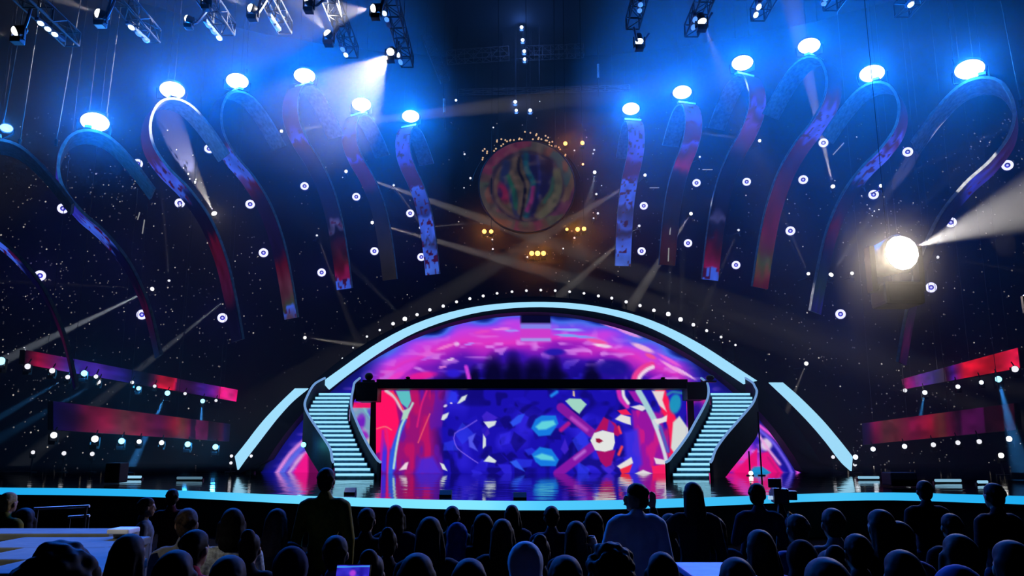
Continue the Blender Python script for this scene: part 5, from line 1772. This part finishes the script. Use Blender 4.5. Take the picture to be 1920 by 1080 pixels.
def build_person(pose, hair='short', turn=0.0, arm='down', bulk=1.0):
    """A figure facing the stage (+y). Returns an Empty with the body, clothing and hair under it."""
    seated = pose == 'seated'
    dz = -0.43 if seated else 0.0
    lean = 0.0
    V = Vector
    pel, waist, chest = V((0, 0, 0.95 + dz)), V((0, 0.0, 1.12 + dz)), V((0, 0.0, 1.32 + dz))
    neck0, neck1 = V((0, -0.02, 1.47 + dz)), V((0, 0.0, 1.55 + dz))
    hc = V((0, 0.02, 1.645 + dz))
    T = Matrix.Rotation(turn, 3, 'Z')

    def H(v):                                          # head-local
        return hc + T @ V(v)
    torso = limb(pel, waist, 0.135 * bulk, 0.125 * bulk, 0.78) + limb(waist, chest, 0.125 * bulk, 0.15 * bulk, 0.72)
    torso += limb(chest + V((-0.13, 0, 0.08)), chest + V((0.13, 0, 0.08)), 0.08 * bulk, 0.08 * bulk, 0.9)
    neck = limb(neck0, neck1 + V((0, 0.005, 0.02)), 0.058, 0.052)
    head = [(H((0, 0, 0)), (0.074, 0.092, 0.105)), (H((0, 0.012, -0.05)), (0.06, 0.078, 0.07)), (H((0, 0.05, -0.09)), (0.03, 0.03, 0.025)), (H((0, -0.02, 0.03)), (0.078, 0.088, 0.085))]
    head += [(H((0, 0.093, -0.02)), (0.012, 0.018, 0.024)), (H((0, 0.085, 0.0)), (0.011, 0.012, 0.03)), (H((0, 0.083, -0.058)), (0.026, 0.010, 0.011)), (H((0.03, 0.078, 0.012)), (0.017, 0.011, 0.009)), (H((-0.03, 0.078, 0.012)), (0.017, 0.011, 0.009)),
             (H((0.078, 0, -0.01)), (0.011, 0.022, 0.032)), (H((-0.078, 0, -0.01)), (0.011, 0.022, 0.032))]
    arms, hands, sleeves = [], [], []
    for sg in (-1, 1):
        sh = V((sg * 0.185 * (0.9 + 0.1 * bulk), -0.005, 1.40 + dz))
        mode = arm
        if arm == 'raise' and sg == -1:
            el, wr, hd = sh + V((-0.13, 0.16, -0.16)), sh + V((-0.16, 0.26, 0.10)), V((0.02, 0.05, 1))
        elif arm == 'hold' and sg == -1:
            el, wr, hd = sh + V((-0.08, 0.06, -0.28)), sh + V((-0.10, 0.30, -0.20)), V((-0.1, 0.6, 0.5))
        elif arm == 'camera':
            el, wr, hd = sh + V((sg * 0.06, 0.12, -0.24)), sh + V((0.22 - sg * 0.06, 0.34, -0.02)), V((0.2, 0.8, 0.3))
        elif arm == 'rest' and sg == 1:
            el, wr, hd = sh + V((0.12, 0.10, -0.26)), sh + V((0.30, 0.30, -0.36)), V((0.7, 0.7, -0.2))
        elif seated:
            el, wr, hd = sh + V((sg * 0.06, 0.03, -0.28)), V((sg * 0.13, 0.27, 0.62)), V((-sg * 0.5, 0.8, -0.1))
        else:
            el, wr, hd = sh + V((sg * 0.06, -0.02, -0.29)), sh + V((sg * 0.06, 0.06, -0.54)), V((0, 0.15, -1))
        up = limb(sh, el, 0.055 * bulk, 0.044 * bulk)
        lo_ = limb(el, wr, 0.043, 0.029)
        arms += up + lo_
        hands += hand_balls(wr, hd, -sg, 0.7)
        sleeves += [(c, tuple(q + 0.014 for q in r)) for c, r in up + lo_[:-1]]
    legs = []
    for sg in (-1, 1):
        hp = V((sg * 0.09, 0, 0.92 + dz))
        if seated:
            kn, an = V((sg * 0.12, 0.43, 0.50)), V((sg * 0.12, 0.46, 0.09))
        else:
            kn, an = V((sg * 0.105, 0.02, 0.50)), V((sg * 0.11, -0.03, 0.09))
        legs.append((hp, kn, an))
    leg_b = []
    for hp, kn, an in legs:
        leg_b += limb(hp, kn, 0.082, 0.055) + limb(kn, an, 0.055, 0.038) + limb(an + V((0, -0.04, -0.045)), an + V((0, 0.15, -0.055)), 0.042, 0.032)
    root = bpy.data.objects.new('person', None)
    root.empty_display_size = 0.1
    COL.objects.link(root)
    remeshed('body', torso + neck + head + arms + hands + leg_b, 0.0095, SKIN, root, 2)
    coat = [(c, (r[0] + 0.022, r[1] + 0.022, r[2] + 0.012)) for c, r in torso] + sleeves + limb(neck0 + V((0, 0, -0.01)), neck0 + V((0, 0.0, 0.035)), 0.075, 0.068)
    remeshed('top', coat, 0.014, CLOTH['black'], root, 4)
    tr = [(pel, (0.155 * bulk, 0.125 * bulk, 0.11))]
    for hp, kn, an in legs:
        tr += limb(hp, kn, 0.098, 0.07) + limb(kn, an + V((0, 0, 0.03)), 0.068, 0.056)
    remeshed('trousers', tr, 0.016, CLOTH['black'], root, 3)
    for hp, kn, an in legs:
        remeshed('shoe', limb(an + V((0, -0.05, -0.045)), an + V((0, 0.17, -0.05)), 0.05, 0.04, 1.1), 0.014, BLACK, root, 2)
    hr = [(H((0, -0.03, 0.035)), (0.088, 0.094, 0.092)), (H((0, -0.012, 0.055)), (0.082, 0.095, 0.075)), (H((0, -0.05, -0.02)), (0.076, 0.066, 0.085))]
    rnd = random.Random(sum(map(ord, hair)) + int(turn * 10))
    if hair == 'short':
        for _ in range(60):
            a, e = rnd.uniform(0, 6.28), rnd.uniform(0.05, 1.5)
            hr.append((H((0.078 * math.cos(a) * math.cos(e), -0.022 + 0.088 * math.sin(a) * math.cos(e) - 0.012, 0.03 + 0.098 * math.sin(e) - 0.02)), (0.019, 0.019, 0.017)))
    elif hair == 'long':
        for _ in range(26):                            # locks falling from the crown to different lengths
            a = rnd.uniform(PI * 0.95, PI * 2.05)
            r0 = 0.082
            top_ = H((r0 * math.cos(a) * 0.95, -0.02 + r0 * math.sin(a), 0.03))
            end_ = V((hc.x + (0.088 + rnd.uniform(-.02, .03)) * math.cos(a), -0.055 + 0.055 * math.sin(a), hc.z - rnd.uniform(0.2, 0.36)))
            mid_ = top_.lerp(end_, 0.5) + V((rnd.uniform(-.012, .012), rnd.uniform(-.012, .004), 0))
            hr += limb(top_, mid_, 0.022, 0.022) + limb(mid_, end_, 0.022, 0.009)
    elif hair == 'bob':
        hr += limb(H((0, -0.05, 0.02)), H((0, -0.055, -0.13)), 0.098, 0.105, 0.75) + limb(H((0.08, 0, 0.0)), H((0.085, 0.01, -0.12)), 0.032, 0.036) + limb(H((-0.08, 0, 0.0)), H((-0.085, 0.01, -0.12)), 0.032, 0.036)
    elif hair == 'bun':
        hr += [(H((0, -0.09, 0.11)), (0.058, 0.055, 0.055)), (H((0, -0.07, 0.08)), (0.05, 0.05, 0.045))]
    elif hair == 'afro':
        for _ in range(90):
            a, e, q = rnd.uniform(0, 6.28), rnd.uniform(-0.5, 1.55), rnd.uniform(0.11, 0.135)
            hr.append((H((q * math.cos(a) * math.cos(e), -0.035 + q * 0.95 * math.sin(a) * math.cos(e) - 0.01, 0.035 + q * math.sin(e))), (0.035, 0.035, 0.035)))
        hr.append((H((0, -0.03, 0.04)), (0.12, 0.11, 0.12)))
    if hair != 'hood':
        remeshed('hair', hr, 0.011, HAIR_D, root, 3)
    else:
        hd = [(H((0, -0.035, 0.02)), (0.108, 0.112, 0.125))] + limb(H((0, -0.05, -0.04)), neck0 + V((0, -0.03, 0)), 0.10, 0.12, 0.85)
        remeshed('hood', hd, 0.012, CLOTH['grey'], root, 4)
    return root


TPL = {}
for key, args in {
    'short': ('seated', 'short'), 'long': ('seated', 'long'), 'bob': ('seated', 'bob'), 'bun': ('seated', 'bun'), 'hood': ('seated', 'hood'), 'afro': ('seated', 'afro', 0.2), 'left': ('seated', 'bob', 1.0, 'rest'),
    'stand': ('standing', 'short'), 'stand_left': ('standing', 'short', 1.15, 'hold', 1.28), 'stand_long': ('standing', 'long', 0.1, 'raise'), 'stand_cam': ('standing', 'short', -0.4, 'camera')}.items():
    TPL[key] = build_person(*args)
bpy.data.scenes.remove(WORK)
HEAD_TOP = {k: (1.345 if k in ('short', 'long', 'bob', 'left') else 1.40 if k in ('bun', 'afro') else 1.36 if k == 'hood' else 1.775) for k in TPL}
used = set()
ROWS = [3.1, 3.9, 4.7, 5.5, 6.4, 7.3, 8.2, 9.1, 10.0, 10.9]


def person(px, py, y, key, top='black', hair=None, label='', rz=0.0, wide=1.0):
    if not key.startswith('stand'):
        y = min(ROWS, key=lambda q: abs(q - y)) + 0.03
    root = TPL[key]
    if key in used:
        root = copy_tree(root)
    used.add(key)
    p = P(px, py, y)
    fz = floor_z(y)
    s = (p.z - fz) / HEAD_TOP[key]
    s2 = min(1.12, max(0.86, s))
    if abs(s - s2) > 0.005:
        print('person', px, py, y, key, 'scale', round(s, 2))
    root.location = (p.x, y, fz)
    root.scale = (s2 * wide, s2 * wide, s2)
    root.rotation_euler = (0, 0, rz)
    tag(root, label, 'person', 'spectators in the audience')
    for c in root.children:
        n_ = c.name.split('.')[0]
        m_ = None
        if n_ == 'top':
            m_ = CLOTH[top]
        elif n_ == 'hair' and hair is not None:
            m_ = hair
        elif n_ == 'hood':
            m_ = CLOTH[top]
        elif n_ == 'trousers':
            m_ = CLOTH['navy' if top in ('black', 'grey') else 'black']
        if m_ is not None:
            if c.data.users > 1 or True:
                c.material_slots[0].link = 'OBJECT'
                c.material_slots[0].material = m_
    return root


Hb, Hy, Hd = HAIR_B, HAIR_Y, HAIR_D
PEOPLE = [
    # standing
    (612, 876, 8.6, 'stand', 'mustard', Hd, 'person standing in a mustard jacket, back turned, before the left staircase', 0.1),
    (1191, 905, 6.95, 'stand_left', 'white', Hd, 'person standing in a pale loose shirt, head turned left, before the stage', 0.15),
    (1298, 903, 7.8, 'stand_long', 'black', Hd, 'person standing with long dark hair and one hand raised', 0.0),
    (1420, 905, 8.72, 'stand_cam', 'navy', Hd, 'person standing behind a camera below the right staircase', -0.2),
    (1732, 900, 9.6, 'stand', 'black', Hd, 'person standing dark against the blue stage edge at the right', -0.1),
    (1862, 905, 7.8, 'stand', 'black', Hd, 'large dark person standing close to the right edge of the picture', 0.2),
    (324, 916, 10.6, 'stand', 'maroon', Hd, 'person standing dark against the blue stage edge at the left', 0.3),
    # left side by the white steps
    (17, 922, 9.0, 'stand', 'mustard', Hy, 'blonde person at the left edge in a mustard top', -0.3),
    (45, 944, 9.1, 'left', 'black', Hd, 'person in black at the left edge, arm resting on the white steps', -0.5),
    (275, 932, 9.6, 'stand', 'grey', Hb, 'person in grey with face turned right beyond the white steps', -1.2),
    (112, 1017, 2.9, 'afro', 'black', Hd, 'large dark rounded head before the white steps, nearest the camera', 0.0),
    (243, 1000, 4.6, 'long', 'black', Hd, 'dark person with long hair at the right end of the white steps', 0.0),
    (352, 952, 7.2, 'short', 'grey', Hb, 'person with greying hair in a grey coat left of the fur collar', 0.3),
    (438, 942, 7.4, 'bob', 'fur', Hd, 'person with dark hair and a pale quilted fur coat', 0.4),
    (366, 992, 5.4, 'short', 'red', Hd, 'person with a red top below the fur-coated person', -0.3),
    (520, 948, 8.2, 'long', 'black', Hb, 'person with long brown hair left of the mustard jacket', 0.0),
    (470, 985, 6.4, 'bun', 'black', Hd, 'dark person with a bun low between the fur coat and the long brown hair', 0.1),
    (548, 1022, 4.6, 'hood', 'navy', None, 'person in a dark navy hood below the mustard jacket', 0.0),
    (630, 1003, 5.2, 'short', 'blue', Hd, 'person in a blue shirt holding a glowing phone at the bottom', 0.1),
    # centre
    (688, 950, 9.2, 'short', 'black', Hd, 'dark short-haired person just right of the mustard jacket', 0.0),
    (742, 946, 10.4, 'bob', 'navy', Hd, 'dark person with bobbed hair left of centre under the stage edge', 0.0),
    (728, 982, 7.2, 'bun', 'black', Hd, 'dark person with a bun left of the tall long-haired head', 0.1),
    (806, 968, 6.6, 'long', 'black', Hd, 'dark person with long hair left of the blue cap', 0.0),
    (848, 948, 9.8, 'short', 'green', Hd, 'person catching faint green light under the stage edge', 0.0),  # faint green light is put into the cloth colour
    (858, 978, 7.8, 'hood', 'blue', None, 'person in a blue hood in the middle of the crowd', -0.2),
    (906, 962, 8.4, 'bob', 'black', Hd, 'dark person with bobbed hair right of the blue hood', 0.1),
    (942, 972, 7.4, 'long', 'black', Hb, 'dark long-haired person left of the pale hood', 0.0),
    (782, 1036, 4.0, 'long', 'navy', Hd, 'large dark long-haired person at the bottom left of centre', 0.0),
    (880, 1046, 3.6, 'bob', 'black', Hd, 'large dark bob-haired head at the bottom centre', 0.0),
    (984, 1013, 4.8, 'hood', 'white', None, 'person in a pale hood at the bottom, right of centre', 0.2),
    (1034, 948, 9.6, 'short', 'navy', Hd, 'dark short-haired person under the cyan crystals', 0.0),
    (1012, 994, 6.2, 'bun', 'black', Hb, 'person with a bun just above the pale hood', 0.0),
    (1080, 976, 7.0, 'long', 'black', Hd, 'dark long-haired person left of the pale shirt', 0.0),
    (1112, 958, 9.0, 'bob', 'maroon', Hd, 'dark person with bobbed hair behind the pale shirt, left of it', 0.1),
    (1060, 1040, 3.8, 'short', 'navy', Hd, 'large dark short-haired head at the bottom right of the pale hood', 0.0),
    (1140, 1018, 5.0, 'afro', 'black', Hd, 'dark round-haired head below the left arm of the pale shirt', 0.0),
    (1240, 1034, 4.4, 'bob', 'black', Hd, 'dark bob-haired head below the right side of the pale shirt', 0.0),
    (960, 946, 10.6, 'long', 'navy', Hd, 'dark long-haired person close under the middle of the stage edge', 0.0),
    (1255, 962, 8.6, 'short', 'black', Hd, 'dark short-haired person between the pale shirt and the raised hand', 0.1),
    # right
    (1340, 968, 8.4, 'bob', 'navy', Hd, 'dark bob-haired person right of the raised hand', 0.0),
    (1424, 992, 5.6, 'long', 'blue', Hb, 'person with long brown hair and a blue coat in front of the camera operator', 0.1),
    (1428, 952, 10.2, 'hood', 'navy', None, 'hooded person directly beneath the camera operator', 0.0),
    (1494, 963, 7.2, 'short', 'blue', Hb, 'person with lit short hair and a blue collar, right of the long brown hair', 0.2),
    (1560, 949, 6.9, 'short', 'grey', Hb, 'person with a round lit crown of hair right of the camera', 0.0),
    (1556, 1012, 5.0, 'bun', 'black', Hd, 'dark person with a bun below the round lit crown', 0.0),
    (1548, 1044, 3.4, 'short', 'grey', Hb, 'large short-haired head at the bottom right, lit along the top', 0.0),
    (1650, 954, 6.4, 'long', 'black', Hb, 'person with long hair lit along its left edge, right side', 0.2),
    (1684, 976, 6.8, 'bob', 'blue', Hd, 'person with a blue scarf beside the lit long hair', 0.1),
    (1690, 1030, 4.2, 'long', 'navy', Hd, 'large dark long-haired person below the blue scarf', 0.0),
    (1606, 1000, 5.8, 'short', 'black', Hd, 'dark short-haired person between the lit crown and the lit long hair', 0.0),
    (1782, 962, 8.0, 'short', 'black', Hd, 'dark short-haired person left of the large standing person', 0.0),
    (1796, 1000, 4.6, 'bob', 'black', Hb, 'large bob-haired head in front of the large standing person', 0.0),
    (1790, 1056, 3.2, 'hood', 'blue', None, 'person in a blue hood at the bottom right', 0.0),
    (1380, 1044, 3.6, 'short', 'black', Hd, 'large dark short-haired head at the bottom beside the blue bench top', 0.0),
    (1895, 1012, 4.0, 'long', 'black', Hd, 'dark long-haired person in the lower right corner', 0.0),
    (1500, 1010, 5.6, 'hood', 'black', None, 'person in a black hood below the blue collar', 0.0),
    (330, 1030, 4.2, 'bob', 'black', Hd, 'large dark bob-haired head right of the white steps at the bottom', 0.0),
    (430, 1040, 3.9, 'short', 'black', Hd, 'large dark short-haired head at the bottom left of the navy hood', 0.0),
    (696, 1020, 4.6, 'bun', 'black', Hd, 'dark person with a bun right of the glowing phone', 0.0),
]
people = [person(*q) for q in PEOPLE]
for k_, t_ in TPL.items():
    if k_ not in used:
        print('unused template', k_)

# phones and the camera
def held(name, loc, label, cat, rot=(0, 0, 0)):
    return thing(name, loc, label, cat, None, rot)


ph = P(662, 1074, 4.6)
t = held('phone', ph, 'phone with a glowing blue-violet screen at the bottom edge', 'phone', (math.radians(-25), 0, 0))
bm = B()
bevelled(bm, (0, 0, 0), (0.19, 0.012, 0.09), 0.004)
obj('case', bm, BLACK, t)
gx, gy = np.meshgrid(np.linspace(0, 1, 40), np.linspace(0, 1, 20), indexing='ij')
pp = Paint(gx * 200, gy * 90, (30, 20, 150))
pp.lay(noise2(gx * 200 + 30, gy * 90 + 30, 26, 90) * 0.9, (70, 60, 235))
pp.blob(100, 50, 26, 26, (170, 60, 220))
pp.stroke([(0, 12), (200, 8)], 8, (60, 150, 240))
vv = [((a - 0.5) * 0.18, -0.008, (0.5 - b_) * 0.08) for a, b_ in zip(gx.ravel(), gy.ravel())]
ff = [(i * 20 + j, i * 20 + j + 1, (i + 1) * 20 + j + 1, (i + 1) * 20 + j) for i in range(39) for j in range(19)]
picture_mesh('screen_face', vv, ff, pp.linear().reshape(-1, 3), screen_mat('led_wall', 1.0), t)
ph = P(1152, 1002, 7.32)
t = held('phone', ph, 'pale phone held up beside the pale shirt', 'phone', (0, 0, 0.3))
bm = B()
bevelled(bm, (0, 0, 0), (0.075, 0.012, 0.155), 0.004)
obj('case', bm, mat('phone_case', (0.3, 0.35, 0.6), 0.4), t)
bm = B()
add_box(bm, (0, -0.0075, 0), (0.066, 0.002, 0.14))
obj('screen_face', bm, glow('phone_glow', (0.18, 0.24, 0.8), 0.35), t)
cp = P(1462, 929, 9.25)
t = held('film_camera', cp, 'dark broadcast camera with a raised viewfinder before the right stage edge', 'camera', (0, 0, -0.2))
bm = B()
bevelled(bm, (0, 0, 0), (0.16, 0.34, 0.16), 0.015)
obj('camera_body', bm, BLACK_METAL, t)
bm = B()
add_tube(bm, (0, 0.16, 0), (0, 0.42, 0), 0.055, 0.075, 14)
obj('lens_barrel', bm, BLACK_METAL, t, True)
bm = B()
bevelled(bm, (-0.06, -0.12, 0.14), (0.14, 0.05, 0.1), 0.01)
obj('viewfinder', bm, BLACK_METAL, t)
bm = B()
add_path_tube(bm, [(0, -0.1, 0.08), (0, -0.1, 0.15), (0, 0.12, 0.15), (0, 0.12, 0.08)], 0.014, 6)
obj('carry_handle', bm, BLACK_METAL, t)
bm = B()
bevelled(bm, (0.13, 0.05, 0.0), (0.11, 0.14, 0.1), 0.01)
obj('side_box', bm, BLACK_METAL, t)
for a in (0, 2.1, 4.2):
    bm = B()
    add_tube(bm, (0, 0, -0.08), (0.5 * math.cos(a), 0.5 * math.sin(a), floor_z(9.25) - cp.z + 0.02), 0.022, 0.014, 8)
    obj('leg', bm, BLACK_METAL, t)
bm = B()
bevelled(bm, (-0.11, -0.1, -0.02), (0.05, 0.05, 0.04), 0.006)
obj('tally_lamp', bm, glow('tally_pale', (0.5, 0.7, 1.0), 0.8), t)

# benches the audience sits on
for k, y in enumerate(ROWS):
    fz = floor_z(y)
    x0, x1 = (-2.3 - y * 0.18 if y < 9 else -0.62 * y - 0.4, 0.64 * y + 1.0)
    lab = 'dark seating bench in the row %s' % ('nearest the camera' if k == 0 else 'nearest the stage' if k == len(ROWS) - 1 else '%s back from the stage' % ORD[len(ROWS) - 1 - k])
    t = thing('bench', ((x0 + x1) / 2, y, fz), lab, 'bench', 'seating benches under the audience')
    L = x1 - x0
    bm = B()
    bevelled(bm, (0, 0.06, 0.40), (L, 0.36, 0.05), 0.012)
    obj('seat', bm, mat('bench_black', (0.008, 0.008, 0.010), 0.8), t)
    for sg in np.linspace(-0.47, 0.47, 5):
        bm = B()
        add_box(bm, (L * sg, 0.06, 0.19), (0.06, 0.3, 0.38))
        obj('leg', bm, BLACK_METAL, t)
# pale stepped platform at the left
st_m = mat('white_step', (0.10, 0.105, 0.09), 0.75, scale=8, noise=0.2)
steps = [  # px left, px right, py top, y front, y back
    (-60, 206, 1000, 6.6, 7.0), (-60, 200, 1026, 5.9, 6.6), (-60, 192, 1048, 5.3, 5.9), (-60, 186, 1074, 4.7, 5.3)]
t = thing('stepped_platform', (P(70, 1000, 6.6).x, 6.6, floor_z(6.6)), 'pale stepped platform with long boards at the lower left', 'platform')
for px0, px1, py, y0, y1 in steps:
    a, b = P(px0, py, y0), P(px1, py, y0)
    bm = B()
    bevelled(bm, ((a.x + b.x) / 2, (y0 + y1) / 2, a.z - 0.03), (b.x - a.x, y1 - y0 + 0.03, 0.06), 0.012)
    keep(obj('step', bm, st_m), t)
    bm = B()
    zb = floor_z(y0)
    add_box(bm, ((a.x + b.x) / 2, (y0 + y1) / 2 + 0.04, (a.z - 0.06 + zb) / 2), (b.x - a.x - 0.04, y1 - y0 - 0.02, a.z - 0.06 - zb))
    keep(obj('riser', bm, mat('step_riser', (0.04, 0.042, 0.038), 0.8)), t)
spot(None, (-9.5, -2.0, 10.5), Vector((-4.2, 6.3, -0.3)) - Vector((-9.5, -2.0, 10.5)), 3600, (1.0, 0.97, 0.86), 17, 0.8, 0.15, 'steps_fill_light')  # added unseen spot, put in to turn the pale steps grey
# thin rails behind the platform
for px0, py0, px1, py1, lab in ((64, 954, 168, 949, 'upper thin pale rail behind the white steps'), (128, 970, 168, 967, 'lower short rail behind the white steps')):
    a, b = P(px0, py0, 12.5), P(px1, py1, 12.5)
    t = thing('guard_rail', ((a.x + b.x) / 2, 12.5, floor_z(12.5)), lab, 'rail')
    bm = B()
    add_tube(bm, a, b, 0.022, n=8)
    keep(obj('rail', bm, mat('rail_pale', (0.6, 0.6, 0.64), 0.4, 0.3)), t)
    for q in (0.06, 0.94):
        bm = B()
        m_ = a.lerp(b, q)
        add_tube(bm, m_, (m_.x, m_.y, floor_z(12.5)), 0.02, n=6)
        keep(obj('post', bm, BLACK_METAL), t)
# pale chair back and white table top tinted blue
a, b = P(206, 992, 6.4), P(236, 990, 6.4)
t = thing('folding_seat', ((a.x + b.x) / 2, 6.4, floor_z(6.4)), 'white folded seat at the right end of the white steps', 'seat')
bm = B()
bevelled(bm, ((a.x + b.x) / 2, 6.5, a.z - 0.02), (0.17, 0.2, 0.04), 0.012)
keep(obj('seat', bm, mat('seat_white', (0.7, 0.7, 0.72), 0.5)), t)
bm = B()
add_box(bm, ((a.x + b.x) / 2, 6.55, (a.z - 0.04 + floor_z(6.4)) / 2), (0.14, 0.14, a.z - 0.04 - floor_z(6.4)))
keep(obj('pedestal', bm, mat('seat_grey', (0.2, 0.2, 0.2), 0.6)), t)
a, b = P(1262, 1054, 5.6), P(1372, 1053, 5.6)
t = thing('low_table', ((a.x + b.x) / 2, 5.0, floor_z(5.0)), 'low table with a blue-lit white top at the bottom right of centre', 'table')
bm = B()
bevelled(bm, ((a.x + b.x) / 2, 5.15, a.z - 0.02), (b.x - a.x, 0.9, 0.04), 0.01)
keep(obj('tabletop', bm, mat('table_white_lit_blue', (0.12, 0.16, 0.45), 0.5)), t)  # blue light on the white top is put into its colour
for sx in (0, 1):
    for sy in (4.8, 5.5):
        bm = B()
        x = a.x + 0.05 if sx == 0 else b.x - 0.05
        add_box(bm, (x, sy, (a.z - 0.04 + floor_z(sy)) / 2), (0.04, 0.04, a.z - 0.04 - floor_z(sy)))
        keep(obj('leg', bm, BLACK_METAL), t)

# ================================================================== BITS STANDING ON THE STAGE
for px, py, w_, lab in ((655, 921, 20, 'small dark monitor wedge at the stage edge beside the mustard jacket'), (835, 926, 22, 'small dark monitor wedge at the stage edge left of centre'), (975, 931, 24, 'small dark monitor wedge at the stage edge in the centre')):
    g = G(px, py + 6, 0)
    t = thing('stage_monitor', g, lab, 'monitor speaker', 'monitor wedges along the stage edge')
    wm = w_ / 1500 * g.y
    bm = B()
    q = [(-wm / 2, 0, 0), (-wm / 2, 0, 0.05), (-wm / 2, 0.14, 0.15), (-wm / 2, 0.2, 0.15), (-wm / 2, 0.24, 0)]
    l_ = [bm.verts.new(v_) for v_ in q]
    r_ = [bm.verts.new((wm / 2, v_[1], v_[2])) for v_ in q]
    bm.faces.new(l_)
    bm.faces.new(r_[::-1])
    for i in range(5):
        bm.faces.new((l_[i], r_[i], r_[(i + 1) % 5], l_[(i + 1) % 5]))
    obj('cabinet', bm, BLACK, t)
    bm = B()
    add_box(bm, (0, 0.262, 0.07), (wm * 0.85, 0.02, 0.1))
    obj('grille', bm, BLACK_METAL, t)
for px0, px1, py0, py1, lab in ((194, 222, 868, 908, 'black loudspeaker cabinet standing on the left of the stage'), (1672, 1722, 886, 914, 'low dark equipment case on the right of the stage')):
    g0, g1 = G(px0, py1, 0), G(px1, py1, 0)
    y = (g0.y + g1.y) / 2
    tz = P(px0, py0, y).z
    t = thing('stage_cabinet' if px0 < 900 else 'equipment_case', ((g0.x + g1.x) / 2, y, 0), lab, 'loudspeaker' if px0 < 900 else 'case')
    bm = B()
    bevelled(bm, (0, 0.3, tz / 2 + 0.02), (g1.x - g0.x, 0.6, tz - 0.04), 0.04)
    obj('cabinet' if px0 < 900 else 'case', bm, BLACK, t)
    bm = B()
    add_box(bm, (0, -0.01, tz / 2), ((g1.x - g0.x) * 0.86, 0.02, tz * 0.8))
    obj('grille' if px0 < 900 else 'lid', bm, BLACK_METAL, t)
for px0, px1, py, st_, lab in ((224, 266, 897, 0.9, 'bright pale floor light bar right of the loudspeaker on the left of the stage'), (330, 380, 899, 0.25, 'dim blue floor light bar between the loudspeaker and the left wing'), (1608, 1650, 898, 0.7, 'pale floor light bar at the foot of the right neon wing'), (1752, 1804, 904, 0.6, 'long pale floor light bar on the right of the stage'), (1832, 1854, 907, 0.8, 'short bright floor light bar at the far right of the stage')):
    g0, g1 = G(px0, py + 2, 0), G(px1, py + 2, 0)
    t = thing('floor_light', ((g0.x + g1.x) / 2, g0.y, 0), lab, 'floor light', 'light bars lying on the stage')
    bm = B()
    add_box(bm, ((g0.x + g1.x) / 2, g0.y + 0.06, 0.03), (g1.x - g0.x, 0.12, 0.06))
    keep(obj('housing', bm, BLACK_METAL), t)
    bm = B()
    add_tube(bm, (g0.x + 0.03, g0.y, 0.085), (g1.x - 0.03, g0.y, 0.085), 0.045, n=8)
    keep(obj('tube', bm, glow('floor_tube_%d' % int(st_ * 100), (0.35, 0.72, 1.0), st_)), t)
